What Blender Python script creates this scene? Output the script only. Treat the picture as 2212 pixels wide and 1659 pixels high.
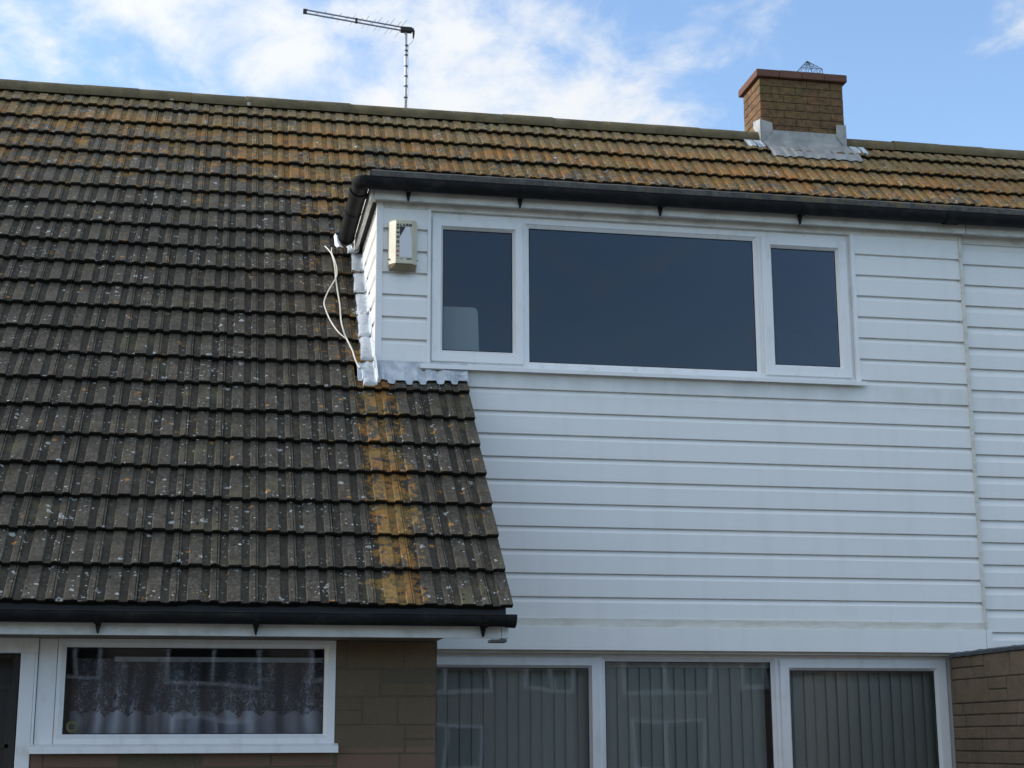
import bpy, bmesh, math, random
from mathutils import Vector, Matrix
random.seed(7)
R = math.radians
for o in list(bpy.data.objects): bpy.data.objects.remove(o)
scene = bpy.context.scene
COL = scene.collection

# ------------------------------------------------------------------ camera
CAMLOC = Vector((-0.9922, -9.9881, 1.6))
cam_d = bpy.data.cameras.new('camera'); cam = bpy.data.objects.new('camera', cam_d); COL.objects.link(cam)
cam_d.sensor_width = 36; cam_d.lens = 56.105; cam_d.clip_end = 2000; cam_d.clip_start = 0.05
YAW, PITCH, ROLL = R(10.717368), R(12.66035693), R(-0.18877131)
fw = Vector((math.sin(YAW)*math.cos(PITCH), math.cos(YAW)*math.cos(PITCH), math.sin(PITCH)))
rt = Vector((math.cos(YAW), -math.sin(YAW), 0)); up = rt.cross(fw)
r2 = math.cos(ROLL)*rt + math.sin(ROLL)*up; u2 = -math.sin(ROLL)*rt + math.cos(ROLL)*up
cam.matrix_world = Matrix(((r2.x, u2.x, -fw.x, CAMLOC.x), (r2.y, u2.y, -fw.y, CAMLOC.y), (r2.z, u2.z, -fw.z, CAMLOC.z), (0, 0, 0, 1)))
scene.camera = cam

# ------------------------------------------------------------------ sun and sky
SUN_DIR = Vector((-0.88, 0.30, 0.44)).normalized()      # towards the sun
sun_el = math.asin(SUN_DIR.z); sun_az = math.atan2(SUN_DIR.x, SUN_DIR.y)
sd = bpy.data.lights.new('sun', 'SUN'); sun = bpy.data.objects.new('sun', sd); COL.objects.link(sun)
sd.energy = 1.6; sd.angle = R(12); sd.color = (1.0, 0.95, 0.87)
sun.rotation_euler = (-SUN_DIR).to_track_quat('-Z', 'Y').to_euler()
scene.view_settings.view_transform = 'Standard'; scene.view_settings.look = 'None'
scene.view_settings.exposure = 1.22; scene.view_settings.gamma = 1.0

world = bpy.data.worlds.new('World'); scene.world = world; world.use_nodes = True
def build_sky(world):
    nt = world.node_tree; N = nt.nodes; L = nt.links
    for n in list(N): N.remove(n)
    out = N.new('ShaderNodeOutputWorld'); bg = N.new('ShaderNodeBackground')
    sky = N.new('ShaderNodeTexSky'); sky.sky_type = 'NISHITA'; sky.sun_disc = False
    sky.sun_elevation = sun_el; sky.sun_rotation = sun_az
    sky.air_density = 1.0; sky.dust_density = 0.6; sky.ozone_density = 2.5; sky.altitude = 20
    bg.inputs['Strength'].default_value = 0.15
    tc = N.new('ShaderNodeTexCoord')
    # cloud layer: direction projected on a high flat layer
    sep = N.new('ShaderNodeSeparateXYZ'); L.new(tc.outputs['Generated'], sep.inputs[0])
    def mth(op, a, b=None, c=None, clamp=False):
        m = N.new('ShaderNodeMath'); m.operation = op; m.use_clamp = clamp
        for i, v in enumerate((a, b, c)):
            if v is None: continue
            if isinstance(v, (int, float)): m.inputs[i].default_value = v
            else: L.new(v, m.inputs[i])
        return m.outputs[0]
    zz = mth('ADD', mth('MAXIMUM', sep.outputs[2], 0.0), 0.16)
    cmb = N.new('ShaderNodeCombineXYZ'); L.new(mth('DIVIDE', sep.outputs[0], zz), cmb.inputs[0]); L.new(mth('DIVIDE', sep.outputs[1], zz), cmb.inputs[1])
    mp = N.new('ShaderNodeMapping'); L.new(cmb.outputs[0], mp.inputs[0]); mp.inputs['Rotation'].default_value = (0, 0, R(-12)); mp.inputs['Scale'].default_value = (1.5, 1.1, 1)
    mp.inputs['Location'].default_value = (0.35, 0.1, 0)
    n1 = N.new('ShaderNodeTexNoise'); n1.inputs['Scale'].default_value = 5.2; n1.inputs['Detail'].default_value = 9; n1.inputs['Roughness'].default_value = 0.60; n1.inputs['Distortion'].default_value = 0.25
    L.new(mp.outputs[0], n1.inputs['Vector'])
    # large cloud banks: direction centre, radius, weight
    acc = None
    for (d, rad, w) in BANKS:
        vm = N.new('ShaderNodeVectorMath'); vm.operation = 'DISTANCE'; L.new(tc.outputs['Generated'], vm.inputs[0]); vm.inputs[1].default_value = d
        mr = N.new('ShaderNodeMapRange'); mr.interpolation_type = 'SMOOTHERSTEP'
        mr.inputs['From Min'].default_value = rad; mr.inputs['From Max'].default_value = 0.0
        mr.inputs['To Min'].default_value = 0.0; mr.inputs['To Max'].default_value = w
        L.new(vm.outputs['Value'], mr.inputs['Value'])
        acc = mr.outputs[0] if acc is None else mth('ADD', acc, mr.outputs[0])
    val = mth('ADD', n1.outputs['Fac'], acc)
    ramp = N.new('ShaderNodeMapRange'); ramp.interpolation_type = 'SMOOTHSTEP'
    ramp.inputs['From Min'].default_value = 0.52; ramp.inputs['From Max'].default_value = 0.87
    L.new(val, ramp.inputs['Value'])
    # cloud brightness: brighter towards the sun
    vd = N.new('ShaderNodeVectorMath'); vd.operation = 'DOT_PRODUCT'; L.new(tc.outputs['Generated'], vd.inputs[0]); vd.inputs[1].default_value = SUN_DIR
    br = N.new('ShaderNodeMapRange'); br.inputs['From Min'].default_value = -0.6; br.inputs['From Max'].default_value = 1.0
    br.inputs['To Min'].default_value = 2.2; br.inputs['To Max'].default_value = 3.2; L.new(vd.outputs['Value'], br.inputs['Value'])
    cc = N.new('ShaderNodeVectorMath'); cc.operation = 'SCALE'; cc.inputs[0].default_value = (0.95, 0.985, 1.02); L.new(br.outputs[0], cc.inputs['Scale'])
    tint = N.new('ShaderNodeMix'); tint.data_type = 'RGBA'; tint.blend_type = 'MULTIPLY'; tint.inputs[0].default_value = 1.0
    L.new(sky.outputs[0], tint.inputs[6]); tint.inputs[7].default_value = SKY_TINT
    mix = N.new('ShaderNodeMix'); mix.data_type = 'RGBA'; L.new(ramp.outputs[0], mix.inputs[0]); L.new(tint.outputs[2], mix.inputs[6]); L.new(cc.outputs[0], mix.inputs[7])
    L.new(mix.outputs[2], bg.inputs['Color']); L.new(bg.outputs[0], out.inputs[0])
SKY_TINT = (0.82, 0.81, 0.80, 1)
def pdir(x, y):     # direction of a point of the 2212 x 1659 view, as a plain world direction
    f = 6283.8/1.8228
    return (fw + r2*((x-1106)/f) - u2*((y-829.5)/f)).normalized()
BANKS = [(Vector((-.1, -.55, .84)), .95, .46), (Vector((0, .1, 1)), .85, .26), (Vector((-.9, -.1, .4)), 1.0, .2), (pdir(1180, 190), 0.13, 0.20), (pdir(820, 110), 0.13, 0.20), (pdir(450, 60), 0.10, 0.16), (pdir(-60, 110), 0.12, 0.2), (pdir(1330, 200), .06, .10), (pdir(250, 40), .08, .08), (pdir(500, 120), 0.3, 0.05), (pdir(1480, 190), 0.07, 0.17),  # front and zenith banks, out of view, added for their light
         (pdir(1670, 45), 0.035, 0.14), (pdir(2230, 30), 0.06, 0.16), (pdir(1900, 250), 0.14, -0.25), (pdir(1350, 30), 0.08, -0.1), (pdir(200, 160), 0.05, -0.15)]
build_sky(world)

# ------------------------------------------------------------------ helpers
class MB:
    def __init__(s): s.v = []; s.f = []; s.a = []; s.r = 0.0
    def vert(s, p): s.v.append(tuple(p)); return len(s.v)-1
    def face(s, idx): s.f.append(tuple(idx)); s.a.append(s.r)
    def quad(s, a, b, c, d): s.face([s.vert(p) for p in (a, b, c, d)])
    def box(s, x0, x1, y0, y1, z0, z1):
        i = [s.vert(p) for p in ((x0,y0,z0),(x1,y0,z0),(x1,y1,z0),(x0,y1,z0),(x0,y0,z1),(x1,y0,z1),(x1,y1,z1),(x0,y1,z1))]
        for q in ((0,3,2,1),(4,5,6,7),(0,1,5,4),(2,3,7,6),(1,2,6,5),(3,0,4,7)): s.face([i[k] for k in q])
    def loft(s, loops, closed=True, cap=False):
        rows = [[s.vert(p) for p in lp] for lp in loops]
        n = len(rows[0])
        for a, b in zip(rows[:-1], rows[1:]):
            for k in range(n if closed else n-1):
                s.face((a[k], a[(k+1) % n], b[(k+1) % n], b[k]))
        if cap:
            s.face(rows[0][::-1]); s.face(rows[-1])
    def ring(s, x0, x1, z0, z1, prof, cap=False):
        """rectangular ring facing -y; prof = [(inset, y), ...]"""
        loops = [[(x0+i, y, z0+i), (x1-i, y, z0+i), (x1-i, y, z1-i), (x0+i, y, z1-i)] for i, y in prof]
        s.loft(loops); 
        if cap: s.face(list(range(len(s.v)-4, len(s.v))))
    def tube(s, pts, rad, n=8, caps=True):
        pts = [Vector(p) for p in pts]; loops = []
        for i, p in enumerate(pts):
            t = (pts[min(i+1, len(pts)-1)]-pts[max(i-1, 0)]).normalized()
            a = t.cross(Vector((0, 0, 1))) if abs(t.z) < .9 else t.cross(Vector((0, 1, 0)))
            a.normalize(); b = t.cross(a); rr = rad[i] if isinstance(rad, (list, tuple)) else rad
            loops.append([p+a*rr*math.cos(2*math.pi*k/n)+b*rr*math.sin(2*math.pi*k/n) for k in range(n)])
        s.loft(loops, True, caps)
    def extrude_x(s, prof, x0, x1, n=1, caps=False):
        loops = [[(x0+(x1-x0)*k/n, y, z) for y, z in prof] for k in range(n+1)]
        s.loft(loops, False)
        if caps: pass
    def build(s, name, mat, parent=None, bevel=0, smooth=False, label=None, solid=0):
        me = bpy.data.meshes.new(name); me.from_pydata(s.v, [], s.f); me.update()
        if any(s.a):
            at = me.attributes.new('rnd', 'FLOAT', 'FACE'); at.data.foreach_set('value', s.a)
        bm = bmesh.new(); bm.from_mesh(me); bmesh.ops.recalc_face_normals(bm, faces=bm.faces) if s.recalc else None
        bm.to_mesh(me); bm.free()
        o = bpy.data.objects.new(name, me); COL.objects.link(o)
        me.materials.append(mat)
        if parent is not None:
            o.parent = parent; o.matrix_parent_inverse = parent.matrix_basis.inverted() if parent.type == 'EMPTY' else Matrix()
        if smooth:
            for p in me.polygons: p.use_smooth = True
        if bevel:
            m = o.modifiers.new('bevel', 'BEVEL'); m.width = bevel; m.segments = 2; m.limit_method = 'ANGLE'; m.angle_limit = R(40); m.harden_normals = False
        if solid:
            m = o.modifiers.new('solid', 'SOLIDIFY'); m.thickness = solid; m.offset = -1
        if label: o['label'] = label
        return o
    recalc = True
def thing(name, label, cat, group=None, loc=(0, 0, 0)):
    o = bpy.data.objects.new(name, None); COL.objects.link(o); o.location = loc
    o['label'] = label; o['category'] = cat
    if group: o['group'] = group
    return o
def tag(o, label, cat, group=None):
    o['label'] = label; o['category'] = cat
    if group: o['group'] = group
    return o

# ------------------------------------------------------------------ materials
def mat(name, build=None, base=(.5,.5,.5), rough=.5, metal=0.0, spec=0.5):
    m = bpy.data.materials.new(name); m.use_nodes = True; nt = m.node_tree
    b = nt.nodes['Principled BSDF']; b.inputs['Base Color'].default_value = (*base, 1); b.inputs['Roughness'].default_value = rough
    b.inputs['Metallic'].default_value = metal; b.inputs['Specular IOR Level'].default_value = spec
    if build: build(G(nt), b)
    return m
class G:      # small node graph helper
    def __init__(s, nt): s.nt = nt; s.N = nt.nodes; s.L = nt.links; s._p = None
    def pos(s, scale=(1, 1, 1), loc=(0, 0, 0), rot=(0, 0, 0)):
        g = s.N.new('ShaderNodeNewGeometry'); m = s.N.new('ShaderNodeMapping')
        m.inputs['Scale'].default_value = scale; m.inputs['Location'].default_value = loc; m.inputs['Rotation'].default_value = rot
        s.L.new(g.outputs['Position'], m.inputs[0]); return m.outputs[0]
    def xyz(s):
        g = s.N.new('ShaderNodeNewGeometry'); q = s.N.new('ShaderNodeSeparateXYZ'); s.L.new(g.outputs['Position'], q.inputs[0]); return q.outputs
    def noise(s, scale, detail=4, rough=.55, vec=None, dist=0.0, out='Fac'):
        n = s.N.new('ShaderNodeTexNoise'); n.inputs['Scale'].default_value = scale; n.inputs['Detail'].default_value = detail
        n.inputs['Roughness'].default_value = rough; n.inputs['Distortion'].default_value = dist
        s.L.new(vec if vec is not None else s.pos(), n.inputs['Vector']); return n.outputs[out]
    def vor(s, scale, vec=None, feat='F1', rnd=1.0):
        n = s.N.new('ShaderNodeTexVoronoi'); n.inputs['Scale'].default_value = scale; n.feature = feat; n.inputs['Randomness'].default_value = rnd
        s.L.new(vec if vec is not None else s.pos(), n.inputs['Vector']); return n.outputs
    def m(s, op, a, b=None, c=None, clamp=False):
        n = s.N.new('ShaderNodeMath'); n.operation = op; n.use_clamp = clamp
        for i, v in enumerate((a, b, c)):
            if v is None: continue
            if isinstance(v, (int, float)): n.inputs[i].default_value = v
            else: s.L.new(v, n.inputs[i])
        return n.outputs[0]
    def rng(s, v, a, b, c=0.0, d=1.0, smooth=True):
        n = s.N.new('ShaderNodeMapRange'); n.interpolation_type = 'SMOOTHSTEP' if smooth else 'LINEAR'
        for k, x in zip(('From Min', 'From Max', 'To Min', 'To Max'), (a, b, c, d)):
            if isinstance(x, (int, float)): n.inputs[k].default_value = x
            else: s.L.new(x, n.inputs[k])
        s.L.new(v, n.inputs['Value']); return n.outputs[0]
    def mix(s, f, a, b, mode='MIX'):
        n = s.N.new('ShaderNodeMix'); n.data_type = 'RGBA'; n.blend_type = mode
        for i, v in ((0, f), (6, a), (7, b)):
            if isinstance(v, (int, float)): n.inputs[i].default_value = v
            elif isinstance(v, tuple): n.inputs[i].default_value = (*v, 1) if len(v) == 3 else v
            else: s.L.new(v, n.inputs[i])
        return n.outputs[2]
    def attr(s, name):
        n = s.N.new('ShaderNodeAttribute'); n.attribute_name = name; return n.outputs['Fac']
    def bump(s, b, h, strength=.3, dist=.01):
        n = s.N.new('ShaderNodeBump'); n.inputs['Strength'].default_value = strength; n.inputs['Distance'].default_value = dist
        s.L.new(h, n.inputs['Height']); s.L.new(n.outputs[0], b.inputs['Normal'])
    def col(s, b, c): s.L.new(c, b.inputs['Base Color'])

def m_clad(g, b):
    streak = g.noise(3, 5, .6, g.pos((2.5, 1, .25))); blot = g.noise(1.3, 4, .5)
    c = g.mix(g.rng(streak, .45, .75), (.83, .83, .815), (.79, .79, .77))
    c = g.mix(g.rng(blot, .5, .8, 0, .35), c, (.72, .725, .70))
    fine = g.noise(60, 3, .6); c = g.mix(g.rng(fine, .55, .8, 0, .15), c, (.5, .5, .47))
    X = g.xyz()
    # grime: rust tinted trickle under the alarm box, brownish film under the sill
    c = g.mix(g.m('MULTIPLY', g.m('MULTIPLY', g.rng(X[2], 4.58, 4.63), g.rng(X[2], 4.66, 4.62)), g.m('MULTIPLY', g.rng(X[0], .10, .16), g.rng(X[0], .25, .19))), c, (.45, .38, .28))
    d = g.m('MULTIPLY', g.m('MULTIPLY', g.rng(X[2], 3.74, 3.93), g.rng(X[2], 3.97, 3.955)), g.rng(g.noise(5, 4, .6, g.pos((1, 1, .4))), .3, .65))
    c = g.mix(g.m('MULTIPLY', d, .35), c, (.50, .48, .42))
    g.col(b, c); g.bump(b, g.noise(7, 2, .5, g.pos((1, 1, 3))), .08, .01)
M_CLAD = mat('white_cladding', m_clad, rough=.42, spec=.4)
def m_upvc(g, b):
    n = g.noise(9, 4, .6, g.pos((1.5, 1, .6))); c = g.mix(g.rng(n, .5, .8), (.82, .82, .82), (.70, .69, .66))
    g.col(b, c)
M_UPVC = mat('white_plastic', m_upvc, rough=.32)
def m_fasc(g, b):
    n = g.noise(5, 5, .65, g.pos((1, 1, 2))); c = g.mix(g.rng(n, .42, .72), (.74, .74, .71), (.52, .51, .46)); g.col(b, c)
M_FASCIA = mat('weathered_fascia', m_fasc, rough=.5)
def m_trim(g, b):
    n = g.noise(6, 5, .65, g.pos((1, 1, 4))); c = g.mix(g.rng(n, .4, .7), (.68, .67, .61), (.55, .53, .46)); g.col(b, c)
M_TRIM = mat('yellowed_trim', m_trim, rough=.5)
def m_gutter(g, b):
    n = g.noise(14, 5, .6, g.pos((.5, 1, 1))); c = g.mix(g.rng(n, .45, .75), (.010, .010, .011), (.030, .030, .028)); g.col(b, c)
    b.inputs['Roughness'].default_value = .75; b.inputs['Specular IOR Level'].default_value = .25
M_GUT = mat('black_plastic', m_gutter)
M_BLACK = mat('black_rubber', base=(.01, .01, .011), rough=.5)
def m_lead(g, b):
    n = g.noise(9, 5, .6); n2 = g.noise(30, 4, .6); c = g.mix(g.rng(n, .35, .7), (.58, .62, .66), (.36, .40, .44)); c = g.mix(g.rng(n2, .55, .75, 0, .6), c, (.78, .81, .84))
    g.col(b, c); g.bump(b, g.noise(16, 3, .5), .5, .02)
M_LEAD = mat('flashing_metal', m_lead, rough=.5, metal=.0)
def m_oldlead(g, b):
    n = g.noise(9, 5, .6); c = g.mix(g.rng(n, .35, .7), (.36, .36, .35), (.25, .255, .25)); g.col(b, c); g.bump(b, g.noise(14, 3, .5), .5, .02)
M_OLDLEAD = mat('weathered_lead', m_oldlead, rough=.5, metal=.1)
M_SCRAP = mat('torn_tape', base=(.8, .83, .88), rough=.3, metal=.1)
def m_tiles(g, b):
    X = g.xyz(); x, y, z = X[0], X[1], X[2]
    rnd = g.attr('rnd'); crest = g.attr('crest')
    # slope coordinate texture space
    hi = g.rng(z, 4.9, 6.7)                       # weathering grows to the ridge, paler sheen up there painted in too
    fine = g.noise(45, 5, .7); med = g.noise(9, 5, .6); big = g.noise(1.1, 3, .5)
    c = g.mix(g.rng(med, .3, .7), (.047, .040, .030), (.094, .080, .059))
    c = g.mix(g.m('MULTIPLY', rnd, .55), c, (.054, .047, .037))
    c = g.mix(g.rng(fine, .45, .72, 0, .65), c, (.17, .155, .125))
    vs = g.noise(1.0, 5, .7, g.pos((75, 9, 9))); c = g.mix(g.rng(vs, .42, .70, 0, .55), c, (.028, .025, .021)); c = g.mix(g.rng(g.noise(1.0, 5, .7, g.pos((55, 14, 14), (3, 1, 1))), .52, .75, 0, .5), c, (.16, .145, .12))
    c = g.mix(g.m('MULTIPLY', hi, .6), c, g.mix(med, (.125, .108, .084), (.20, .175, .14)))
    # soil and moss caught in the channels, recess shade painted in as well
    c = g.mix(g.m('MULTIPLY', g.m('SUBTRACT', 1.0, crest, clamp=True), g.rng(g.noise(6, 4, .6), .3, .6, .25, .8)) , c, g.mix(hi, (.032, .028, .021), (.085, .072, .048)))
    # olive growth
    c = g.mix(g.m('MULTIPLY', g.rng(g.noise(3.3, 5, .65, g.pos((1, 1, 1), (5, 2, 1))), .53, .68), .5), c, (.115, .105, .055))
    # ochre lichen
    ln = g.noise(11, 7, .74, g.pos((1, 1, 1), (3, 7, 1)), .4)
    ln2 = g.noise(24, 5, .65, g.pos((1, 1, 1), (1, 2, 9)))
    lsum = g.m('ADD', g.m('MULTIPLY', ln, .55), g.m('MULTIPLY', ln2, .45))
    right = g.rng(x, -1.2, 1.5)
    patch = g.rng(g.noise(7, 4, .6, g.pos((1.6, 1, 1), (1, 4, 2))), .28, .52)
    streak = g.m('MULTIPLY', g.m('MULTIPLY', g.m('MULTIPLY', g.rng(x, -.20, -.04), g.rng(x, .22, .04)), g.rng(z, 4.6, 3.9)), patch)
    amt = g.m('ADD', g.m('MULTIPLY', g.rng(z, 4.9, 6.9), g.m('ADD', .158, g.m('MULTIPLY', right, .065))), g.m('MULTIPLY', streak, .185))
    amt = g.m('ADD', amt, g.m('MULTIPLY', g.rng(big, .45, .7), .035))
    amt = g.m('ADD', amt, g.m('MULTIPLY', g.m('MULTIPLY', g.m('SUBTRACT', g.noise(5.5, 4, .6, g.pos((1, 1, 1), (8, 1, 5))), .5), .42), g.rng(z, 4.9, 6.2)))
    amt = g.m('ADD', amt, g.m('MULTIPLY', g.m('SUBTRACT', rnd, .5), .03))
    amt = g.m('ADD', amt, g.m('MULTIPLY', g.m('MULTIPLY', g.rng(x, -.75, -.15), g.rng(x, .1, 0)), g.m('MULTIPLY', g.rng(z, 3.6, 3.9), .065)))
    thr = g.m('SUBTRACT', .605, amt)
    lm = g.rng(lsum, thr, g.m('ADD', thr, .045))
    och = g.mix(g.rng(g.noise(30, 4, .6), .35, .65), (.20, .125, .036), (.34, .205, .055))
    och = g.mix(g.rng(g.noise(4, 3, .6, g.pos((1, 1, 1), (9, 9, 9))), .4, .62), och, (.36, .165, .035))
    och = g.mix(g.m('MULTIPLY', g.rng(z, 6.4, 6.9), .6), och, (.22, .19, .095))
    c = g.mix(g.m('MULTIPLY', lm, g.rng(g.noise(14, 4, .7, g.pos((1, 1, 1), (7, 3, 3))), .3, .7, .45, .95)), c, och)
    c = g.mix(g.m('MULTIPLY', g.rng(g.noise(38, 4, .7, g.pos((1, 1, 1), (2, 9, 4))), .60, .66), g.rng(z, 5.2, 6.6, .1, .75)), c, (.40, .38, .32))
    c = g.mix(g.m('MULTIPLY', g.rng(g.noise(33, 4, .7, g.pos((1, 1, 1), (5, 5, 4))), .58, .66), g.rng(z, 5.0, 6.2, .1, .45)), c, (.045, .040, .032))
    # small orange tufts at tile heads
    v2 = g.vor(9, g.pos((1, 1, 1), (2, 2, 2))); m2 = g.rng(g.m('ADD', v2['Distance'], g.m('MULTIPLY', ln2, .2)), .27, .20)
    sc = g.N.new('ShaderNodeSeparateColor'); g.L.new(v2['Color'], sc.inputs[0])
    c = g.mix(g.m('MULTIPLY', g.m('MULTIPLY', m2, g.rng(sc.outputs[0], .70, .74)), .85), c, (.34, .17, .05))
    # pale round lichens, some as rings
    def spots(scale, r0, r1, keep, col, off, ringy, c):
        dn = g.N.new('ShaderNodeTexNoise'); dn.inputs['Scale'].default_value = scale*1.6; dn.inputs['Detail'].default_value = 3; g.L.new(g.pos(), dn.inputs['Vector'])
        va = g.N.new('ShaderNodeVectorMath'); va.operation = 'MULTIPLY_ADD'; g.L.new(dn.outputs['Color'], va.inputs[0]); va.inputs[1].default_value = (.9/scale,)*3; g.L.new(g.pos((1, 1, 1), off), va.inputs[2])
        v = g.vor(scale, va.outputs[0]); q = g.N.new('ShaderNodeSeparateColor'); g.L.new(v['Color'], q.inputs[0])
        rad = g.m('ADD', r0, g.m('MULTIPLY', q.outputs[1], r1-r0))
        dd = g.m('ADD', v['Distance'], g.m('MULTIPLY', g.m('SUBTRACT', ln2, .5), .22))
        mk = g.rng(dd, g.m('ADD', rad, .03), rad)
        inner = g.rng(dd, g.m('MULTIPLY', rad, .55), g.m('MULTIPLY', rad, .35))
        mk = g.m('SUBTRACT', mk, g.m('MULTIPLY', g.m('MULTIPLY', inner, ringy), g.rng(q.outputs[2], .45, .55)), clamp=True)
        clus = g.rng(g.noise(2.6, 4, .65, g.pos((1, 1, 1), off)), .40, .60)
        mk = g.m('MULTIPLY', mk, g.rng(g.m('ADD', q.outputs[0], g.m('MULTIPLY', clus, .45)), keep, keep+.04))
        return g.mix(mk, c, col)
    c = spots(31, .09, .24, 1.00, (.24, .245, .23), (0, 0, 0), .2, c)
    c = spots(17, .10, .28, 1.02, (.34, .35, .34), (4, 1, 3), 1.0, c)
    c = spots(48, .12, .28, 1.19, (.52, .52, .50), (7, 3, 1), .0, c)
    c = spots(9, .07, .19, 1.30, (.66, .67, .66), (1, 8, 3), .3, c)
    # dark pits
    v4 = g.vor(30, g.pos((1, 1, 1), (6, 6, 1))); q4 = g.N.new('ShaderNodeSeparateColor'); g.L.new(v4['Color'], q4.inputs[0])
    c = g.mix(g.m('MULTIPLY', g.rng(v4['Distance'], .26, .2), g.rng(q4.outputs[0], .84, .86)), c, (.012, .012, .011))
    c = g.mix(g.rng(crest, -.1, -1.2), c, (.016, .015, .012))  # shade of the course lines painted near-black on the tail faces
    g.col(b, c)
    h = g.m('ADD', g.m('MULTIPLY', fine, .6), g.m('MULTIPLY', lm, .5)); g.bump(b, h, .55, .008)
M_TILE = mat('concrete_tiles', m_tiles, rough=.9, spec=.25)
def m_ridge(g, b):
    n = g.noise(7, 5, .65); f = g.noise(40, 4, .7)
    c = g.mix(g.rng(n, .3, .7), (.110, .090, .050), (.165, .135, .080)); c = g.mix(g.rng(g.noise(5, 5, .7, g.pos((1, 1, 1), (3, 3, 3))), .52, .66, 0, .7), c, (.19, .13, .055))
    c = g.mix(g.rng(f, .5, .8, 0, .5), c, (.24, .23, .20)); v = g.vor(11); q = g.N.new('ShaderNodeSeparateColor'); g.L.new(v['Color'], q.inputs[0])
    c = g.mix(g.m('MULTIPLY', g.rng(v['Distance'], .2, .12), g.rng(q.outputs[0], .9, .92)), c, (.5, .5, .48))
    g.col(b, c); g.bump(b, f, .5, .006)
M_RIDGE = mat('ridge_concrete', m_ridge, rough=.9, spec=.25)
def brickmat(name, ca, cb, cc, moss, mossamt=.5, rough=.9, red=False, blotch=False):
    def f(g, b):
        r = g.attr('rnd'); n = g.noise(10, 5, .65); fi = g.noise(55, 4, .7)
        c = g.mix(r, ca, cb); c = g.mix(g.rng(n, .4, .7, 0, .7), c, cc); c = g.mix(g.rng(fi, .5, .8, 0, .45), c, tuple(min(1, k*2.0) for k in cb))
        c = g.mix(g.rng(g.noise(2.5, 5, .65, g.pos((1, 1, 1), (2, 5, 1))), .45, .68, 0, mossamt), c, moss)
        if blotch: c = g.mix(g.rng(g.noise(13, 6, .75, g.pos((1, 1, 1.6), (6, 6, 6))), .40, .62, 0, .75), c, (.062, .046, .030)); c = g.mix(g.rng(g.noise(24, 5, .7, g.pos((1, 1, 1), (1, 6, 2))), .56, .68, 0, .6), c, (.24, .17, .07))
        if red: c = g.mix(g.m('MULTIPLY', g.rng(g.m('ADD', g.xyz()[2], g.m('MULTIPLY', n, .02)), 1.590, 1.578), .6), c, (.20, .115, .085))
        g.col(b, c); g.bump(b, g.m('ADD', fi, n), .5, .008)
    return mat(name, f, rough=rough, spec=.25)
M_CHIM = brickmat('chimney_brick', (.215, .110, .055), (.160, .090, .048), (.120, .085, .045), (.140, .110, .040), .7, blotch=True)
M_CHIMMORT = brickmat('chimney_mortar', (.15, .105, .06), (.15, .105, .06), (.12, .09, .05), (.14, .11, .05), blotch=True)
M_CAP = brickmat('terracotta', (.165, .085, .060), (.14, .070, .052), (.12, .070, .052), (.11, .065, .042), .4)
M_BLOCK = brickmat('buff_stone_block', (.215, .155, .100), (.165, .122, .082), (.130, .10, .068), (.15, .12, .07), .5)
M_BLOCKM = brickmat('dark_mortar', (.075, .058, .040), (.075, .058, .040), (.05, .04, .028), (.06, .05, .035))
M_PIER = brickmat('brown_smooth_block', (.150, .106, .066), (.122, .090, .056), (.145, .096, .062), (.110, .088, .050), .6, red=True)
M_PIERM = brickmat('brown_mortar', (.112, .09, .060), (.112, .09, .060), (.095, .078, .052), (.095, .083, .05))
M_SLATE = mat('slate_coping', lambda g, b: (g.col(b, g.mix(g.noise(20, 5, .7), (.04, .05, .062), (.10, .11, .125))), g.bump(b, g.noise(18, 4, .6), .8, .02)), rough=.55)
M_ALARM = mat('cream_plastic', lambda g, b: g.col(b, g.mix(g.rng(g.noise(7, 5, .6, g.pos((1, 1, .6))), .4, .7), (.60, .56, .42), (.50, .46, .33))), rough=.4)
M_ALARMB = mat('browned_plastic', base=(.24, .20, .12), rough=.5)
M_LABEL = mat('white_label', base=(.64, .64, .68), rough=.4)
M_INK = mat('black_ink', base=(.012, .014, .018), rough=.5)
M_INKR = mat('red_ink', base=(.38, .07, .06), rough=.5)
M_INKG = mat('faded_ink', base=(.22, .22, .24), rough=.5)
M_WIRE = mat('white_cable', base=(.72, .68, .60), rough=.45)
M_BWIRE = mat('brown_cable', base=(.10, .085, .065), rough=.5)
M_ALU = mat('aerial_aluminium', lambda g, b: g.col(b, g.mix(g.noise(30, 3), (.26, .29, .34), (.36, .40, .45))), rough=.45, metal=.5)
M_MAST = mat('aerial_mast', base=(.58, .60, .63), rough=.4, metal=.3)
M_MESHW = mat('guard_wire', base=(.05, .05, .055), rough=.5, metal=.5)
M_ROOM = mat('room_plaster', base=(.20, .20, .19), rough=.9)
M_FLAT = mat('roof_felt', lambda g, b: g.col(b, g.mix(g.noise(8, 5), (.03, .03, .032), (.07, .07, .068))), rough=.85)
def m_kerb(g, b):
    n = g.noise(16, 6, .7); X = g.xyz()
    c = g.mix(g.rng(n, .35, .7), (.05, .052, .050), (.11, .105, .09)); c = g.mix(g.rng(g.noise(30, 5, .7), .55, .68, 0, .6), c, (.17, .16, .13))
    c = g.mix(g.m('MULTIPLY', g.rng(g.noise(9, 5, .7, g.pos((1, 1, 1), (4, 4, 4))), .50, .62), g.rng(X[0], 1.2, 3.5, .1, .8)), c, (.16, .12, .055))
    g.col(b, c); g.bump(b, n, .6, .01)
M_KERB = mat('kerb_felt', m_kerb, rough=.85)
def m_blind(g, b):
    n = g.noise(90, 2, .5, g.pos((1, 1, .12))); c = g.mix(n, (.47, .50, .45), (.54, .57, .51)); g.col(b, c)
M_BLIND = mat('blind_fabric', m_blind, rough=.8)
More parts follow.
